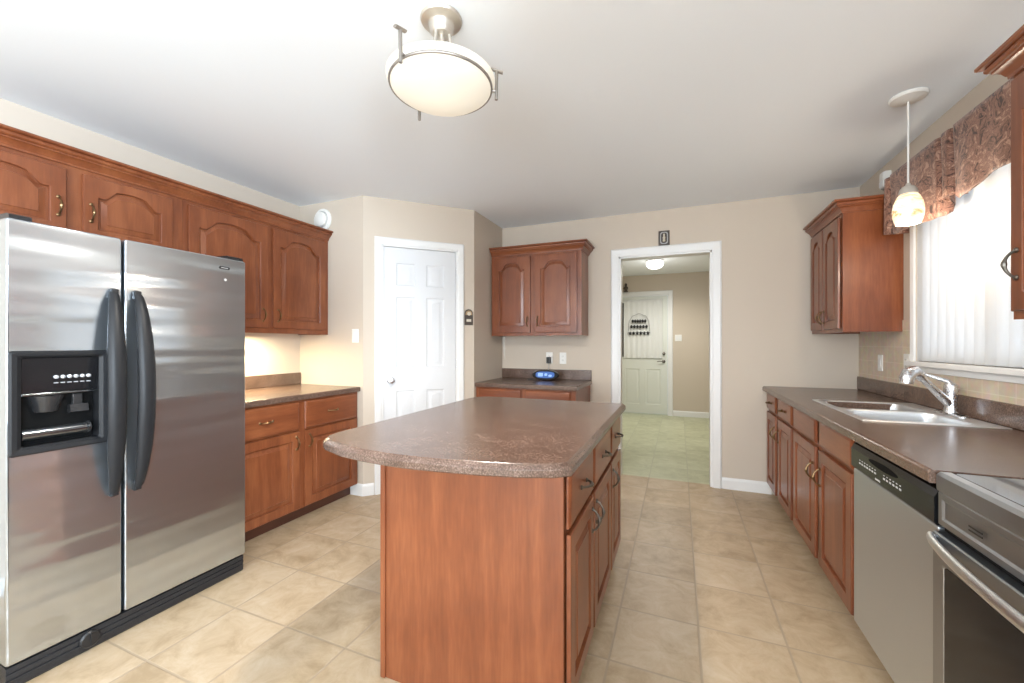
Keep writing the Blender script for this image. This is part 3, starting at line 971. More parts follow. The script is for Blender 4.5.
# open-topped carcass so that the sink bowls hang inside
b.box(0, W2, 0, 0.018, 0.095, 0.879); b.prism_x([(0.018, 0.095), (0.018, 0.879), (0.60, 0.879), (0.60, 0.001), (0.076, 0.001), (0.076, 0.095)], 0, 0.018); b.prism_x([(0.018, 0.095), (0.018, 0.879), (0.60, 0.879), (0.60, 0.001), (0.076, 0.001), (0.076, 0.095)], W2 - 0.018, W2)
b.box(0.018, W2 - 0.018, 0.018, 0.59, 0.095, 0.113); b.box(0.018, W2 - 0.018, 0.59, 0.60, 0.095, 0.879)
b.build('body', M['wood'], rb2, smooth=0)
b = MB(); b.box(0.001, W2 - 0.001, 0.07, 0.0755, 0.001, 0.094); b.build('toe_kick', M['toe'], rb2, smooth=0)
f = lambda y: 3.183 - y
add_drawer(rb2, f(3.155), f(2.70), 0.735, 0.868, False); add_drawer(rb2, f(2.635), f(2.19), 0.735, 0.868, False)
add_door(rb2, f(3.155), f(2.70), 0.105, 0.715, 0, f(2.735), 0.575); add_door(rb2, f(2.635), f(2.19), 0.105, 0.715, 0, f(2.605), 0.575)

# ---- right worktop with sink cut-out
XE, YE = 0.665, 1.538
cr_ = thing('countertop', 'long speckled brown worktop on the right holding the steel sink', 'countertop', (0, 0, 0), 0, 'speckled brown worktops')
b = MB()
def rl(x0, x1, y0, y1, z): return [(x0, y0, z), (x1, y0, z), (x1, y1, z), (x0, y1, z)]
H = (0.822, 1.240, 2.425, 3.125)
zt = 0.919
b.stack([rl(H[0], H[1], H[2], H[3], 0.881), rl(XE + 0.003, 1.3345, YE, 4.049, 0.881), rl(XE, 1.3345, YE, 4.049, 0.886), rl(XE, 1.3345, YE, 4.049, zt - 0.012),
         rl(XE + 0.004, 1.3345, YE, 4.049, zt - 0.004), rl(XE + 0.012, 1.3345, YE, 4.049, zt), rl(H[0], H[1], H[2], H[3], zt), rl(H[0], H[1], H[2], H[3], 0.881)], False, False)
b.build('slab', M['counter'], cr_, smooth=50)
b = MB(); b.box(1.313, 1.334, YE + 0.001, 4.045, 0.9195, 1.022, 0.006, 3); b.build('backsplash', M['counter'], cr_)

# ---- double sink
sk = thing('kitchen_sink', 'double-bowl stainless steel sink set in the right worktop under the window', 'sink', (0, 0, 0.9195))
SX0, SX1, SY0, SY1 = 0.795, 1.302, 2.385, 3.165
YM = (SY0 + SY1) / 2
b = MB()
# rim: border, deck behind, divider as one pressed sheet around two openings
for y0, y1 in ((SY0, YM), (YM, SY1)):
    o_ = rrect(SX0, SX1, y0, y1, 0.0015, 6)
    e0, e1 = (0.028 if y0 == SY0 else 0.016), (0.028 if y1 == SY1 else 0.016)
    h0 = rrect(SX0 + 0.032, 1.222, y0 + e0, y1 - e1, 0.06, 6)
    h1 = rrect(SX0 + 0.036, 1.218, y0 + e0 + 0.004, y1 - e1 - 0.004, 0.058, 6)
    b.stack([[(x, y, 0.0003) for x, y in o_], [(x, y, 0.004) for x, y in rrect(SX0 + 0.002, SX1 - 0.002, y0 + (0.002 if y0 == SY0 else 0), y1 - (0.002 if y1 == SY1 else 0), 0.0015, 6)], [(x, y, 0.006) for x, y in rrect(SX0 + 0.010, SX1 - 0.010, y0 + (0.010 if y0 == SY0 else 0), y1 - (0.010 if y1 == SY1 else 0), 0.0015, 6)],
             [(x, y, 0.0055) for x, y in h0], [(x, y, 0.0) for x, y in h1]], False, False)
b.build('rim', M['sink'], sk, smooth=60)
for y0, y1, e0, e1 in ((SY0, YM, 0.028, 0.016), (YM, SY1, 0.016, 0.028)):
    b = MB()
    def hl(d, z, r): return [(x, y, z) for x, y in rrect(SX0 + 0.0365 + d, 1.2175 - d, y0 + e0 + 0.0045 + d, y1 - e1 - 0.0045 - d, r, 6)]
    cx_, cy_ = (SX0 + 1.254) / 2, (y0 + e0 + y1 - e1) / 2
    def circ(r, z):
        pts = []
        for a0 in (0, PI / 2, PI, 1.5 * PI):
            for k_ in range(7):
                a = a0 + k_ * PI / 12
                pts.append((cx_ + r * math.cos(a), cy_ + r * math.sin(a), z))
        return pts
    b.stack([hl(0, 0.0, 0.057), hl(0.004, -0.02, 0.056), hl(0.008, -0.14, 0.055), hl(0.02, -0.162, 0.05), hl(0.045, -0.17, 0.03), circ(0.05, -0.174), circ(0.044, -0.178)], False, True)
    bo = b.build('bowl', M['sink'], sk, smooth=60)
    b = MB(); b.lathe([(0.043, -0.1775), (0.043, -0.173), (0.036, -0.174), (0.012, -0.176), (0.008, -0.168), (0.002, -0.167)], (cx_, cy_, 0), 'Z', 24); b.build('drain', M['chrome'], bo)

# ---- faucet
fx, fy = 1.262, 2.722
fa = thing('faucet', 'satin chrome pull-out faucet standing behind the sink divider', 'faucet', (fx, fy, 0.926))
b = MB(); b.stack([[(x, y, z) for x, y in rrect(-0.026 - e, 0.026 + e, -0.115 - e, 0.115 + e, 0.025, 6)] for e, z in ((0, 0.0), (0, 0.005), (-0.006, 0.009), (-0.012, 0.010))]); b.build('deck_plate', M['chrome'], fa)
b = MB(); b.lathe([(0.028, 0.0095), (0.026, 0.02), (0.023, 0.05), (0.023, 0.10), (0.026, 0.12), (0.026, 0.145), (0.021, 0.155), (0.010, 0.160)], (0, 0, 0), 'Z', 28); b.build('body', M['chrome'], fa)
dxs, dys = -0.150, -0.060
b = MB(); b.tube([(dxs * u, dys * u, 0.045 + 0.155 * u) for u in (0.05, 0.25, 0.5, 0.75, 0.88)], [0.019, 0.0185, 0.0165, 0.015, 0.015], 18); sp = b.build('spout', M['chrome'], fa)
b = MB()
b.tube([(dxs * 0.86, dys * 0.86, 0.178), (dxs * 0.98, dys * 0.98, 0.200), (dxs * 1.12, dys * 1.12, 0.214), (dxs * 1.27, dys * 1.27, 0.206), (dxs * 1.36, dys * 1.36, 0.180), (dxs * 1.38, dys * 1.38, 0.155)], [0.018, 0.026, 0.031, 0.032, 0.030, 0.027], 20)
b.build('spray_head', M['chrome'], fa)
b = MB(); b.tube([(0.0, 0.0, 0.150), (-0.010, 0.004, 0.166), (-0.05, 0.018, 0.182), (-0.105, 0.036, 0.205)], [0.020, 0.016, 0.012, 0.008], 14, (1, 0.75)); b.build('lever', M['chrome'], fa)

# ---- dishwasher
YD1, YD0 = 2.163, 1.545
dwr = thing('dishwasher', 'stainless steel dishwasher with black control panel between sink cabinet and range', 'dishwasher', (0.712, YD1, 0), ROT_R)
wd = YD1 - YD0
b = MB(); b.box(0.003, wd - 0.003, 0.012, 0.58, 0.10, 0.872); b.box(0.02, wd - 0.02, 0.07, 0.5, 0.001, 0.10); b.build('body', M['black'], dwr, smooth=0)
b = MB(); b.box(0.004, wd - 0.004, -0.022, 0.010, 0.105, 0.754, 0.006, 3); b.build('door', M['steel_dw'], dwr)
b = MB()
prof = [(0.010, 0.757), (-0.024, 0.757), (-0.030, 0.765), (-0.030, 0.838), (-0.020, 0.858), (-0.004, 0.864), (0.010, 0.864)]
b.prism_x(prof, 0.004, wd - 0.004); cp = b.build('control_panel', M['gloss_black'], dwr, smooth=20)
b = MB(); b.stack([[(wd * 0.47 + 0.115 * math.cos(a) * s, y, 0.845 - 0.014 * s + 0.012 * math.sin(a) * s) for a in [2 * PI * k / 24 for k in range(24)]] for s, y in ((1, -0.0302), (0.9, -0.0312), (0.75, -0.0308))]); b.build('handle_pocket', M['dark'], cp)
rng = random.Random(3)
for kx_ in [0.09 + 0.023 * i for i in range(7)] + [0.30 + 0.023 * i for i in range(6)]:
    b = MB(); b.box(kx_, kx_ + 0.013, -0.0316, -0.0302, 0.792, 0.799, 0.0006, 1); b.box(kx_ + 0.002, kx_ + 0.010, -0.0314, -0.0302, 0.806, 0.809)
    b.build('button', M['silver'], cp)
b = MB(); b.box(0.235, 0.275, -0.0314, -0.0302, 0.772, 0.779, 0.0006, 1); b.build('badge', M['silver'], cp)

# ---- range
YG1 = 1.533
ra = thing('range', 'stainless steel range with black glass cooktop at the right edge', 'range', (0.700, YG1, 0), ROT_R)
wr_ = 0.757
b = MB(); b.box(0.0, wr_, 0.002, 0.65, 0.04, 0.895); b.box(0.03, wr_ - 0.03, 0.05, 0.6, 0.001, 0.04); b.build('body', M['steel_range'], ra, smooth=0)
b = MB(); b.stack([[(x, y, z) for x, y in rrect(0.004 + e, wr_ - 0.004 - e, 0.012 + e, 0.58, 0.012, 4)] for e, z in ((0, 0.896), (0, 0.914), (0.003, 0.917))]); b.build('cooktop', M['hob'], ra)
b = MB()
b.prism_x([(0.011, 0.864), (-0.018, 0.864), (-0.020, 0.870), (-0.020, 0.908), (-0.012, 0.917), (0.011, 0.917)], 0.0, wr_); b.build('front_rail', M['steel_range'], ra, smooth=20)
b = MB()
L = lambda d, y, z0=0.768, z1=0.862: [(0.0 + d, y, z0 + d), (wr_ - d, y, z0 + d), (wr_ - d, y, z1 - d), (d, y, z1 - d)]
b.stack([L(0, 0.001), L(0, -0.014), L(0.003, -0.017), L(0.018, -0.017), L(0.024, -0.012), L(0.028, -0.012)]); b.build('front_panel', M['steel_range'], ra, smooth=20)
b = MB(); b.box(0.004, wr_ - 0.004, -0.004, 0.0015, 0.752, 0.767); b.build('vent_gap', M['dark'], ra)
od = MB()
zo0, zo1 = 0.20, 0.750
oo = rrect(0.003, wr_ - 0.003, zo0, zo1, 0.004, 4); oi_ = rrect(0.055, wr_ - 0.055, zo0 + 0.06, zo1 - 0.075, 0.012, 4)
od.stack([[(x, 0.001, z) for x, z in oo], [(x, -0.026, z) for x, z in oo], [(x, -0.030, z) for x, z in inset(oo, 0.003)], [(x, -0.030, z) for x, z in oi_], [(x, -0.027, z) for x, z in inset(oi_, 0.002)]])
door = od.build('oven_door', M['steel_range'], ra, smooth=25)
b = MB(); b.stack([[(x, y, z) for x, z in rrect(0.058, wr_ - 0.058, zo0 + 0.063, zo1 - 0.078, 0.011, 4)] for y in (-0.0272, -0.0295)]); b.build('window', M['glass_black'], door)
b = MB()
pts = [(0.004 + (wr_ - 0.008) * i / 24, -0.034 - 0.040 * math.sin(PI * i / 24) ** 0.7, 0.730) for i in range(25)]
b.tube(pts, [0.0125] * 25, 12, (0.75, 1.25)); b.box(0.004, 0.022, -0.036, -0.0295, 0.716, 0.744, 0.003); b.box(wr_ - 0.022, wr_ - 0.004, -0.036, -0.0295, 0.716, 0.744, 0.003)
b.build('handle', M['steel_bar'], door)
b = MB(); b.box(0.135, 0.185, -0.0183, -0.0168, 0.806, 0.810); b.box(0.135, 0.185, -0.0183, -0.0168, 0.816, 0.820)
b.build('badge', M['black'], ra)
b = MB(); b.box(0.003, wr_ - 0.003, -0.024, 0.001, 0.045, 0.190, 0.005); b.build('drawer', M['steel_range'], ra)

# ---- right upper cabinets
XRU = 1.018
ru = thing('upper_cabinet', 'two-door cherry wall cabinet in the far right corner beyond the window', 'cabinet', (XRU, 4.042, 0), ROT_R, 'cherry wall cabinets')
wru = 4.042 - 3.365
upper_carcass(ru, wru, 0.315, 1.36, 2.16)
add_door(ru, 0.035, 0.318, 1.385, 2.135, 0.06, 0.295, 1.475, fr=(0.05, 0.058, 0.058))
add_door(ru, 0.342, 0.645, 1.385, 2.135, 0.06, 0.366, 1.475, fr=(0.05, 0.058, 0.058))
crown('crown_molding', [(0.0, 0.0), (wru, 0.0), (wru, 0.315)], 2.155, ru)
rn = thing('upper_cabinet', 'cherry wall cabinet cut off by the right edge of the photo near the range', 'cabinet', (XRU, 1.862, 0), ROT_R, 'cherry wall cabinets')
upper_carcass(rn, 0.36, 0.315, 1.36, 2.16)
add_door(rn, 0.02, 0.34, 1.385, 2.135, 0.06, 0.050, 1.535, fr=(0.05, 0.058, 0.058), pewter=True)
crown('crown_molding', [(0.0, 0.315), (0.0, 0.0), (0.36, 0.0)], 2.155, rn)

# ------------------------------------------------------------------ island
isl = thing('kitchen_island', 'cherry kitchen island standing free in the middle of the floor', 'island', (-0.34, 1.262, 0), ROT_L)
IL = 2.52 - 1.262      # length along +Y (local x)
IW = 0.715             # depth towards -X (local y)
b = MB()
b.prism_x([(0.0, 0.095), (0.0, 0.877), (IW, 0.877), (IW, 0.001), (0.07, 0.001), (0.07, 0.095)], 0.012, IL)
b.build('body', M['wood'], isl, smooth=0)
b = MB()  # finished end panel towards the camera with its corner strip
b.box(0.002, 0.0115, 0.0, IW - 0.016, 0.001, 0.877)
b.build('end_panel', M['wood'], isl, smooth=0)
b = MB(); b.box(-0.006, 0.0115, IW - 0.0155, IW + 0.006, 0.001, 0.877, 0.003); b.build('corner_strip', M['wood'], isl)
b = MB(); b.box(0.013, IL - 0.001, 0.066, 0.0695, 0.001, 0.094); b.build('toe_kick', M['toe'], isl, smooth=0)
f = lambda y: y - 1.262
for y0, y1, hh in ((1.285, 1.662, 1.632), (1.690, 2.120, 1.722), (2.150, 2.500, 2.180)):
    add_drawer(isl, f(y0), f(y1), 0.680, 0.862, True, True)
    add_door(isl, f(y0), f(y1), 0.105, 0.662, 0, f(hh), 0.575, True)

ic = thing('countertop', 'bow-fronted speckled brown worktop overhanging the kitchen island', 'countertop', (0, 0, 0), 0, 'speckled brown worktops')
X0, X1 = -1.305, -0.298
poly = []
# counter-clockwise from the near right corner along the right side
poly += [(X1, 1.205), (X1, 2.552)]
poly += [(-1.165, 2.552)]
for k_ in range(1, 8):
    a = PI / 2 + k_ * PI / 16
    poly.append((-1.165 + 0.14 * math.cos(a), 2.412 + 0.14 * math.sin(a)))
poly += [(X0, 2.40), (X0, 1.27)]
front = [(-1.294, 1.215), (-1.270, 1.178), (-1.230, 1.150), (-1.11, 1.106), (-1.0, 1.087), (-0.90, 1.078), (-0.80, 1.077), (-0.70, 1.086), (-0.557, 1.106), (-0.44, 1.132), (-0.345, 1.168)]
poly += front
b = MB()
b.stack([[(x, y, 0.879) for x, y in inset(poly, 0.004)], [(x, y, 0.883) for x, y in poly], [(x, y, 0.902) for x, y in poly], [(x, y, 0.906) for x, y in inset(poly, 0.002)],
         [(x, y, 0.917) for x, y in inset(poly, 0.013)], [(x, y, 0.919) for x, y in inset(poly, 0.017)]])
b.build('slab', M['counter'], ic, smooth=25)

# ------------------------------------------------------------------ refrigerator
FY0, FY1, FYM = 0.673, 1.560, 1.012
fr = thing('refrigerator', 'side-by-side stainless steel refrigerator with black handles and dispenser', 'refrigerator', (-2.262, FY0, 0), ROT_L)
fwid = FY1 - FY0
mid = FYM - FY0
b = MB(); b.box(0.004, fwid - 0.004, 0.072, 0.70, 0.03, 1.735, 0.004); b.box(0.05, fwid - 0.05, 0.15, 0.65, 0.001, 0.03); b.build('body', M['charcoal'], fr)
Z0, Z1 = 0.098, 1.743


def door_slab(x0, x1, hole=None):
    b = MB()
    rr = lambda d, y: [(x, y, z) for x, z in rrect(x0 + d, x1 - d, Z0 + d, Z1 - d, 0.010 - d * 0.6, 4)]
    loops = [rr(0, 0.068), rr(0, 0.010), rr(0.0025, 0.0035), rr(0.007, 0.0)]
    if hole:
        hp = rrect(*hole, 0.012, 4)
        loops += [[(x, 0.0, z) for x, z in hp], [(x, 0.06, z) for x, z in hp]]
    b.stack(loops, True, True)
    return b


dh = (0.004, 0.288, 0.862, 1.254)
fd = door_slab(0.0, mid - 0.004, dh).build('freezer_door', M['steel'], fr, smooth=40)
rd = door_slab(mid + 0.004, fwid).build('fridge_door', M['steel'], fr, smooth=40)
# dispenser
b = MB()
po = rrect(dh[0] + 0.001, dh[1] - 0.001, dh[2] + 0.001, dh[3] - 0.001, 0.011, 4)
pi_ = rrect(dh[0] + 0.034, dh[1] - 0.030, dh[2] + 0.030, dh[3] - 0.026, 0.008, 4)
b.stack([[(x, 0.010, z) for x, z in po], [(x, -0.006, z) for x, z in po], [(x, -0.011, z) for x, z in rrect(dh[0] + 0.007, dh[1] - 0.007, dh[2] + 0.007, dh[3] - 0.007, 0.010, 4)], [(x, -0.009, z) for x, z in rrect(dh[0] + 0.021, dh[1] - 0.020, dh[2] + 0.020, dh[3] - 0.018, 0.009, 4)], [(x, 0.002, z) for x, z in pi_], [(x, 0.050, z) for x, z in pi_], [(x, 0.052, z) for x, z in inset(pi_, 0.002)]], False, True)
b.build('dispenser_housing', M['charcoal'], fd, smooth=30)
ix0, ix1, iz0, iz1 = dh[0] + 0.036, dh[1] - 0.032, dh[2] + 0.032, dh[3] - 0.028
b = MB(); b.prism_x([(0.003, iz1 - 0.001), (0.014, 1.094), (0.050, 1.090), (0.050, iz1 - 0.001)], ix0, ix1); b.build('control_panel', M['gloss_black'], fd)
for i in range(6):
    b = MB(); xx = ix0 + 0.092 + 0.019 * i
    zz = 1.150
    b.lathe([(0.0075, 0.010), (0.0072, 0.003), (0.005, 0.0015), (0.001, 0.001)], (xx, 0, zz), 'Y', 12)
    b.box(xx - 0.006, xx + 0.006, 0.0052, 0.010, zz - 0.025, zz - 0.021)
    b.build('button', M['lens'], fd)
b = MB(); b.box(ix0, ix1, 0.005, 0.012, 1.082, 1.090, 0.002); b.build('panel_lip', M['tray'], fd)
b = MB(); b.box(ix0, ix1, 0.046, 0.0495, iz0, 1.08); b.build('recess_back', M['dark'], fd)
b = MB(); b.lathe([(0.052, 1.078), (0.050, 1.066), (0.042, 1.045), (0.036, 1.02), (0.034, 1.015)], (ix0 + 0.075, 0.044, 0), 'Z', 24); b.build('ice_chute', M['dim_grey'], fd)
b = MB(); b.box(ix0 + 0.145, ix0 + 0.175, 0.02, 0.040, 1.03, 1.078, 0.004); b.prism_x([(0.010, 1.005), (0.016, 1.035), (0.040, 1.035), (0.040, 1.000)], ix0 + 0.135, ix0 + 0.19); b.build('water_spout', M['dim_grey'], fd)
b = MB(); b.tube([(ix0 + 0.001, 0.020, iz0 + 0.042), (ix1 - 0.034, 0.020, iz0 + 0.042)], 0.022, 16); b.tube([(ix1 - 0.033, 0.020, iz0 + 0.042), (ix1 - 0.024, 0.020, iz0 + 0.042)], 0.027, 16); b.build('drip_tray', M['tray'], fd)
# handles


def fridge_handle(xc, parent, skew):
    b = MB()
    loops = []
    n = 30
    for i in range(n + 1):
        u = i / n
        z = 0.625 + (1.518 - 0.625) * u
        bow = math.sin(PI * u) ** 0.55
        y = -0.010 - 0.060 * bow
        hw = 0.009 + 0.024 * min(1, math.sin(PI * u) ** 0.5 * 1.05)
        th = 0.010 + 0.012 * bow
        cx_ = xc + skew * 0.012 * bow
        loops.append([(cx_ + hw * math.cos(a), y + th * math.sin(a), z) for a in [2 * PI * q / 16 for q in range(16)]])
    b.stack(loops)
    for z in (0.648, 1.496):
        b.box(xc - 0.013, xc + 0.013, -0.03, -0.0004, z - 0.020, z + 0.020, 0.004)
    b.build('handle', M['charcoal'], parent, smooth=50)


fridge_handle(mid - 0.040, fd, -1)
fridge_handle(mid + 0.040, rd, 1)
b = MB(); b.stack([[(x, y, z) for x, z in rrect(0.742, 0.797, 1.681, 1.695, 0.006, 4)] for y in (-0.0002, -0.002)]); bd = b.build('badge', M['black'], rd)
b = MB(); b.box(0.752, 0.787, -0.0026, -0.0021, 1.6865, 1.6895); b.build('badge_lettering', M['silver'], bd)
b = MB(); b.lathe([(0.007, -0.0004), (0.007, -0.0015), (0.001, -0.0016)], (0.775, 0, 1.625), 'Y', 14); b.build('medallion', M['silver'], rd)
# grille and hinge covers
b = MB()
b.prism_x([(0.030, 0.092), (0.012, 0.088), (0.012, 0.070), (0.018, 0.066), (0.012, 0.062), (0.012, 0.046), (0.018, 0.042), (0.012, 0.038), (0.014, 0.010), (0.020, 0.002), (0.14, 0.002), (0.14, 0.092)], 0.004, fwid - 0.006)
gr = b.build('base_grille', M['grille'], fr, smooth=20)
b = MB(); b.lathe([(0.034, 0.011), (0.034, 0.004), (0.028, -0.002), (0.010, -0.004)], (0.232, 0, 0.052), 'Y', 24); b.box(0.228, 0.236, -0.008, -0.003, 0.028, 0.076, 0.002); b.build('filter_knob', M['black'], gr)
for x0, x1 in ((0.012, 0.070), (fwid - 0.085, fwid - 0.008)):
    b = MB()
    b.prism_x([(0.012, 1.744), (0.016, 1.758), (0.03, 1.764), (0.14, 1.766), (0.15, 1.744)], x0, x1); b.build('hinge_cover', M['black'], fr)

# ------------------------------------------------------------------ lamps
# semi-flush bowl lamp
lx, ly, lz = -0.845, 1.348, ZC
la = thing('ceiling_lamp', 'semi-flush ceiling lamp with frosted bowl and nickel clips above the island', 'lamp', (lx, ly, lz))
b = MB(); b.lathe([(0.078, -0.001), (0.080, -0.006), (0.076, -0.014), (0.052, -0.022), (0.046, -0.030), (0.044, -0.05), (0.034, -0.062), (0.010, -0.066)], (0, 0, 0), 'Z', 32); b.build('canopy', M['nickel'], la)
b = MB()
for a in (0.4, 0.4 + 2 * PI / 3, 0.4 + 4 * PI / 3):
    b.tube([(0.028 * math.cos(a), 0.028 * math.sin(a), -0.050), (0.038 * math.cos(a), 0.038 * math.sin(a), -0.115), (0.034 * math.cos(a), 0.034 * math.sin(a), -0.17)], 0.007, 10)
b.lathe([(0.012, -0.05), (0.012, -0.16), (0.05, -0.165), (0.05, -0.18), (0.02, -0.185)], (0, 0, 0), 'Z', 20)
b.build('stem', M['nickel'], la)
zr = -0.264
b = MB()
b.lathe([(0.202, zr + 0.030), (0.206, zr + 0.028), (0.201, zr + 0.012), (0.190, zr - 0.002), (0.172, zr - 0.016), (0.140, zr - 0.028), (0.10, zr - 0.037), (0.05, zr - 0.042), (0.008, zr - 0.044)], (0, 0, 0), 'Z', 48, False, True)
b.build('shade', M['shade_big'], la, smooth=60)
b = MB()
n = 56
b.stack([[((0.193 + 0.0045 * math.cos(q)) * math.cos(2 * PI * i / n), (0.193 + 0.0045 * math.cos(q)) * math.sin(2 * PI * i / n), zr + 0.002 + 0.0055 * math.sin(q)) for i in range(n)] for q in [2 * PI * k_ / 10 for k_ in range(11)]], False, False)
b.build('ring', M['clip_m'], la)
for a in (math.radians(-98), math.radians(30), math.radians(148)):
    b = MB()
    c, s = math.cos(a), math.sin(a)
    R_ = lambda r, z: (r * c, r * s, z)
    b.tube([R_(0.190, zr + 0.004), R_(0.212, zr + 0.004)], 0.005, 8)
    b.tube([R_(0.212, zr - 0.030), R_(0.214, zr + 0.085)], [0.0065, 0.0065], 8)
    b.tube([R_(0.190, zr + 0.090), R_(0.238, zr + 0.078)], 0.008, 8, (1.1, 0.6))
    b.build('clip', M['clip_m'], la)


def spot(name, loc, power, col, r):
    l = bpy.data.lights.new(name, 'SPOT'); l.energy = power; l.color = col; l.shadow_soft_size = r
    l.spot_size = math.radians(172); l.spot_blend = 0.6
    o = bpy.data.objects.new(name, l); COL.objects.link(o); o.location = loc
    return o


def point(name, loc, power, col, r=0.05):
    l = bpy.data.lights.new(name, 'POINT'); l.energy = power; l.color = col; l.shadow_soft_size = r
    o = bpy.data.objects.new(name, l); COL.objects.link(o); o.location = loc
    return o


spot('ceiling_lamp_bulb', (lx, ly, lz + zr - 0.12), 70, (1.0, 0.93, 0.84), 0.05)
point('ceiling_lamp_uplight', (lx, ly, lz - 0.215), 0.3, (1.0, 0.86, 0.68), 0.05)

# pendant over the sink
px, py = 1.072, 2.66
M['cap'] = plain('beige_lamp_cap', (0.50, 0.46, 0.40), 0.45)
pe = thing('pendant_lamp', 'small glowing egg-shaped alabaster pendant hanging over the sink', 'lamp', (px, py, ZC))
b = MB(); b.lathe([(0.075, -0.001), (0.076, -0.008), (0.070, -0.016), (0.030, -0.024), (0.010, -0.030)], (0, 0, 0), 'Z', 32); b.build('canopy', M['plastic_w'], pe)
b = MB(); b.tube([(0, 0, -0.028), (0, 0, -0.445)], 0.0042, 10); b.build('cord', M['plastic_w'], pe)
b = MB(); b.lathe([(0.008, -0.440), (0.011, -0.450), (0.022, -0.456), (0.033, -0.470), (0.038, -0.490), (0.036, -0.496)], (0, 0, 0), 'Z', 28); b.build('cap', M['cap'], pe)
b = MB(); b.lathe([(0.034, -0.492), (0.045, -0.510), (0.056, -0.540), (0.061, -0.572), (0.060, -0.604), (0.053, -0.632), (0.047, -0.644), (0.043, -0.642), (0.049, -0.625), (0.055, -0.595), (0.056, -0.57)], (0, 0, 0), 'Z', 36, True, False); b.build('shade', M['alabaster'], pe, smooth=60)
point('pendant_bulb', (px, py, ZC - 0.70), 7, (1.0, 0.85, 0.67), 0.035)

# hall flush lamp
hl_ = thing('hall_ceiling_lamp', 'bright frosted flush lamp on the hall ceiling beyond the doorway', 'lamp', (-0.33, 6.45, ZC))
b = MB(); b.lathe([(0.13, -0.001), (0.13, -0.012), (0.115, -0.018)], (0, 0, 0), 'Z', 28); b.build('base', M['trim'], hl_)
M['hall_shade'] = plain('hall_lamp_glass', (0.9, 0.9, 0.88), 0.4, emit=(1.0, 0.97, 0.92), es=2.0)
b = MB(); b.lathe([(0.112, -0.018), (0.125, -0.05), (0.118, -0.085), (0.09, -0.112), (0.045, -0.128), (0.006, -0.132)], (0, 0, 0), 'Z', 28); b.build('shade', M['hall_shade'], hl_, smooth=60)
spot('hall_lamp_bulb', (-0.33, 6.45, ZC - 0.15), 75, (1.0, 0.97, 0.88), 0.10)
point('hall_lamp_uplight', (-0.33, 6.45, ZC - 0.5), 4, (1.0, 0.97, 0.90), 0.10)

# under-cabinet light
uc = thing('under_cabinet_light', 'slim warm strip light under the left wall cabinet by the refrigerator', 'lamp', (-3.0, 1.72, 1.36))
b = MB(); b.box(-0.03, 0.03, 0.0, 0.29, -0.004, 0.017, 0.004); b.build('housing', M['plastic_w'], uc)
M['strip'] = plain('strip_lamp_diffuser', (0.9, 0.85, 0.7), 0.4, emit=(1.0, 0.84, 0.52), es=4.0)
b = MB(); b.box(-0.022, 0.022, 0.02, 0.27, -0.010, -0.0045, 0.002); b.build('diffuser', M['strip'], uc)
area('under_cabinet_glow', (-3.0, 2.0, 1.345), (0, 0, 0), 0.05, 0.5, 15, (1.0, 0.85, 0.55))


# ------------------------------------------------------------------ small wall things
def plate(name, label, cat, loc, rz, kind, wide=False, group=None):
    """wall plate, local -y faces the room"""
    t = thing(name, label, cat, loc, rz, group)
    w2, h2 = (0.056 if wide else 0.035), 0.058
    b = MB(); b.stack([[(x, y, z) for x, z in rrect(-w2 + e, w2 - e, -h2 + e, h2 - e, 0.004, 3)] for e, y in ((0, -0.0005), (0, -0.003), (0.003, -0.006))]); b.build('cover_plate', M['plastic_w'], t)
    if kind == 'outlet':
        for z in (0.020, -0.020):
            b = MB(); b.stack([[(0.0165 * math.cos(a), y, z + max(-0.012, min(0.012, 0.0165 * math.sin(a)))) for a in [2 * PI * k_ / 24 for k_ in range(24)]] for y in (-0.0062, -0.0075)])
            rc = b.build('socket', M['plastic_w'], t)
            b = MB(); b.box(-0.0075, -0.0055, -0.0082, -0.0076, z - 0.003, z + 0.006); b.box(0.0055, 0.0075, -0.0082, -0.0076, z - 0.003, z + 0.005); b.lathe([(0.0022, -0.0076), (0.0022, -0.0082)], (0, 0, z - 0.007), 'Y', 10)
            b.build('slot', M['dark'], rc)
    else:
        for x in ((-0.023, 0.023) if wide else (0,)):
            b = MB(); b.prism_x([(-0.0062, -0.033), (-0.0062, 0.033), (-0.0075, 0.033), (-0.011, -0.002), (-0.0085, -0.033)], x - 0.0165, x + 0.0165); b.build('rocker', M['trim'], t)
    return t


SWG, OUTG = 'light switches', 'electrical outlets'
plate('light_switch', 'light switch on the tan pantry side wall above the left worktop', 'switch', (-2.541, 2.699, 1.348), 0, 'switch', group=SWG)
plate('wall_outlet', 'white outlet with black charger on the wall above the back worktop', 'outlet', (-1.238, YB - 0.0005, 1.136), 0, 'outlet', group=OUTG)
plate('wall_outlet', 'empty white outlet right of the charger above the back worktop', 'outlet', (-1.094, YB - 0.0005, 1.134), 0, 'outlet', group=OUTG)
plate('light_switch', 'light switch on the tiled right wall under the corner cabinet', 'switch', (XR - 0.0075, 3.667, 1.145), ROT_R, 'switch', group=SWG)
plate('wall_outlet', 'outlet on the tiled right wall beside the window sill', 'outlet', (XR - 0.0075, 3.305, 1.160), ROT_R, 'outlet', group=OUTG)
plate('light_switch', 'double light switch on the hall wall right of the entry door', 'switch', (-0.005, YH - 0.0005, 1.385), 0, 'switch', True, group=SWG)

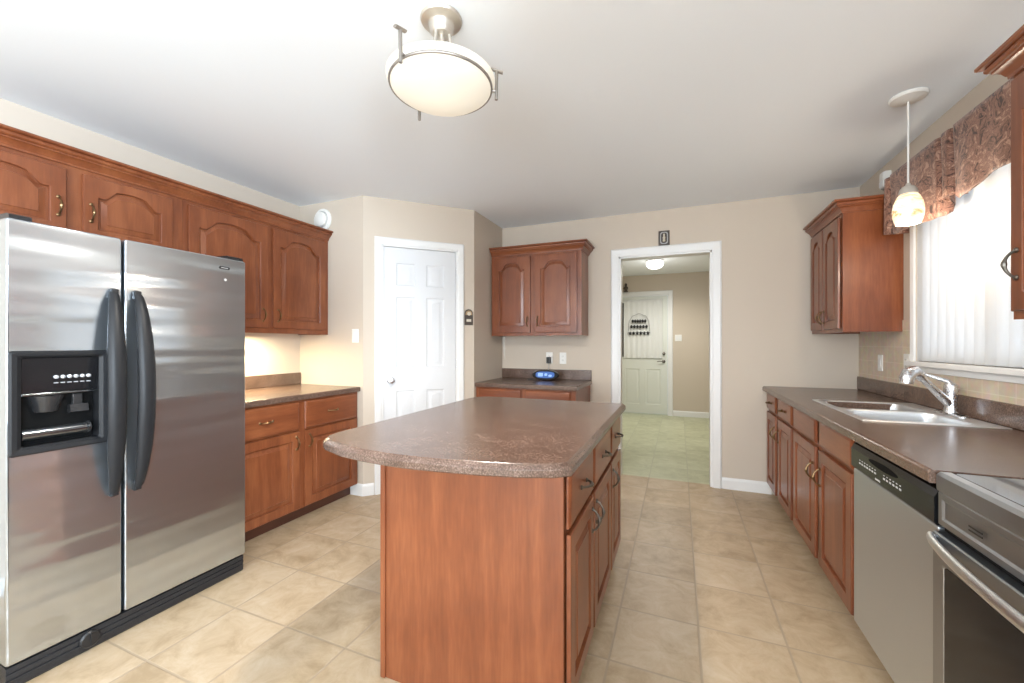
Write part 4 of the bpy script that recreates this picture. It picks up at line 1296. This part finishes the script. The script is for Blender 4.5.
# charger, its cord and the small device on the back worktop
ch = thing('power_adapter', 'black power adapter plugged into the outlet above the back worktop', 'adapter', (-1.238, YB, 1.116))
b = MB(); b.box(-0.022, 0.022, -0.045, -0.0085, -0.035, 0.030, 0.006); b.build('plug_body', M['black'], ch)
b = MB(); b.tube([(0.0, -0.028, -0.035), (0.003, -0.030, -0.07), (-0.004, -0.034, -0.115), (-0.002, -0.05, -0.150), (-0.005, -0.090, -0.155)], 0.0028, 8); b.build('cord', M['plastic_grey'], ch)
dv = thing('digital_clock', 'oval black device with a glowing blue screen on the back worktop', 'clock', (-1.225, 3.85, 0.9195))
M['blue'] = plain('blue_screen', (0.03, 0.08, 0.25), 0.3, emit=(0.10, 0.28, 0.85), es=0.25)
b = MB()
tilt = lambda x, z, y: (x * 1.1, y + 0.4 * z, 0.002 + z * 1.2)
els = []
for s, yy_, zz in ((0.9, 0.05, 0.0), (1.0, 0.03, 0.0), (1.0, 0.0, 0.0), (0.94, -0.012, 0.0)):
    els.append([tilt(0.125 * s * math.cos(a), 0.042 + 0.042 * s * math.sin(a), yy_) for a in [2 * PI * k_ / 40 for k_ in range(40)]])
b.stack(els); b.build('case', M['gloss_black'], dv, smooth=40)
b = MB()
b.stack([[tilt(0.088 * s * math.copysign(abs(math.cos(a)) ** 0.6, math.cos(a)), 0.044 + 0.026 * s * math.copysign(abs(math.sin(a)) ** 0.6, math.sin(a)), y_) for a in [2 * PI * k_ / 40 for k_ in range(40)]] for s, y_ in ((1, -0.0125), (0.97, -0.0145))])
b.build('screen', M['blue'], dv)
M['blue2'] = plain('pale_blue_light', (0.3, 0.45, 0.8), 0.3, emit=(0.35, 0.55, 1.0), es=0.3)
for x0_, x1_, z0_, z1_ in ((-0.066, -0.018, 0.030, 0.058), (-0.004, 0.022, 0.036, 0.056), (0.034, 0.064, 0.030, 0.046)):
    b = MB()
    b.stack([[tilt(x, z_, y_) for x, z_ in rrect(x0_, x1_, z0_, z1_, 0.006, 3)] for y_ in (-0.0146, -0.0158)])
    b.build('lit_area', M['blue2'], dv)
b = MB(); b.tube([(-0.115, 0.02, 0.006), (-0.150, 0.025, 0.004), (-0.180, 0.01, 0.004), (-0.165, -0.01, 0.004)], 0.0035, 8); b.build('cord', M['black'], dv)

# thin strip hanging in the back corner below the wall cabinet
b = MB(); b.stack([[(x, y, z) for x, y in rrect(-w_ + o_, w_ + o_, -0.004, 0.004, 0.002, 2)] for w_, z, o_ in ((0.013, 1.355, -0.006), (0.013, 1.28, -0.004), (0.009, 1.18, 0.004), (0.005, 1.12, 0.012))])
hs = b.build('hanging_strip', M['nickel'], loc=(-1.748, YB - 0.006, 0)); tag(hs, 'thin tapering grey strip hanging in the corner below the back wall cabinet', 'hanger')

# round white device high on the pantry side wall
rd_ = thing('smoke_alarm', 'round white alarm high on the tan wall beside the left crown moulding', 'alarm', (-2.905, 2.699, 2.372))
b = MB(); b.lathe([(0.098, -0.0005), (0.098, -0.012), (0.090, -0.020), (0.074, -0.022), (0.073, -0.016), (0.05, -0.015)], (0, 0, 0), 'Y', 36); b.build('base', M['plastic_w'], rd_)
b = MB(); b.lathe([(0.064, -0.0155), (0.064, -0.036), (0.056, -0.044), (0.02, -0.048), (0.002, -0.048)], (0, 0, 0), 'Y', 36); b.build('dome', M['plastic_w'], rd_, smooth=40)
b = MB(); b.lathe([(0.0725, -0.0165), (0.0650, -0.0165)], (0, 0, 0), 'Y', 36, False, False); b.build('vent_ring', M['plastic_grey'], rd_)

# corner motion sensor near the ceiling on the right wall
se = thing('motion_sensor', 'small white motion sensor high on the right wall beside the valance', 'sensor', (XR, 3.56, 2.40), ROT_R)
b = MB(); b.stack([[(x, y, z) for x, z in rrect(-0.033 + e, 0.033 - e, -0.055 + e, 0.062 - e, 0.012, 4)] for e, y in ((0, -0.0005), (0, -0.03), (0.006, -0.044), (0.016, -0.048))]); b.build('case', M['plastic_w'], se)
b = MB(); b.box(-0.020, 0.020, -0.050, -0.046, -0.040, -0.005, 0.002); b.build('lens', M['trim'], se)

# arched plaque beside the pantry door
pl = thing('wall_plaque', 'little arched brown plaque on the wall right of the white pantry door', 'plaque', (-2.46 + 0.922 * R2, 2.70 + 0.922 * R2, 1.455), PW)
M['plaque_tan'] = plain('plaque_tan', (0.38, 0.26, 0.14), 0.55, bump=0.4, bscale=90)
M['plaque_dark'] = plain('plaque_dark', (0.07, 0.055, 0.045), 0.55, bump=0.3, bscale=90)
M['plaque_ivory'] = plain('plaque_ivory', (0.62, 0.56, 0.45), 0.55)
arch = [(-0.040, 0), (0.040, 0), (0.040, 0.095)] + [(0.040 * math.cos(a), 0.105 + 0.042 * math.sin(a)) for a in [PI * k_ / 12 for k_ in range(1, 12)]] + [(-0.040, 0.095)]
b = MB(); b.stack([[(x, y, z) for x, z in arch] for y in (-0.0008, -0.010)]); b.build('board', M['plaque_dark'], pl)
b = MB(); b.stack([[(x * 0.80, y, 0.080 + (z - 0.08) * 0.82) for x, z in arch[2:]] for y in (-0.0102, -0.016)]); b.build('arch_relief', M['plaque_tan'], pl)
b = MB(); b.lathe([(0.018, -0.0162), (0.018, -0.020), (0.006, -0.023)], (0, 0, 0.105), 'Y', 16); b.box(-0.022, 0.022, -0.013, -0.0102, 0.030, 0.055, 0.002); b.build('relief', M['plaque_ivory'], pl)

# dark plaque over the doorway
pd = thing('wall_plaque', 'dark rectangular plaque with a pale figure above the doorway', 'plaque', (-0.126, YB - 0.001, 2.197))
b = MB(); b.box(-0.048, 0.048, -0.014, 0.0, 0, 0.135, 0.003); b.build('board', M['plaque_dark'], pd)
b = MB(); b.stack([[(x, y, z) for x, z in rrect(-0.034 + e, 0.034 - e, 0.012 + e, 0.122 - e, 0.02, 4)] for e, y in ((0, -0.0142), (0, -0.017), (0.006, -0.017), (0.008, -0.0145))], False, False); b.build('border', M['plastic_grey'], pd)
b = MB(); b.lathe([(0.004, 0.030), (0.012, 0.034), (0.010, 0.058), (0.013, 0.072), (0.006, 0.084), (0.009, 0.094), (0.007, 0.104), (0.001, 0.107)], (0, -0.0175, 0), 'Z', 14); b.build('figure', M['plaque_ivory'], pd)

# small figure on top of the hall door casing
fg = thing('figurine', 'tiny dark figurine on top of the hall entry door frame', 'figurine', (-0.90, YH - 0.012, HDH + 0.0715))
b = MB(); b.lathe([(0.035, 0.0), (0.036, 0.015), (0.022, 0.03), (0.040, 0.06), (0.035, 0.09), (0.014, 0.105), (0.024, 0.125), (0.020, 0.15), (0.002, 0.16)], (0, -0.03, 0), 'Z', 18); b.build('body', M['plaque_dark'], fg)
b = MB(); b.tube([(-0.035, -0.03, 0.07), (-0.07, -0.035, 0.05), (-0.09, -0.03, 0.08)], [0.012, 0.01, 0.006], 10); b.build('arm', M['plaque_tan'], fg)
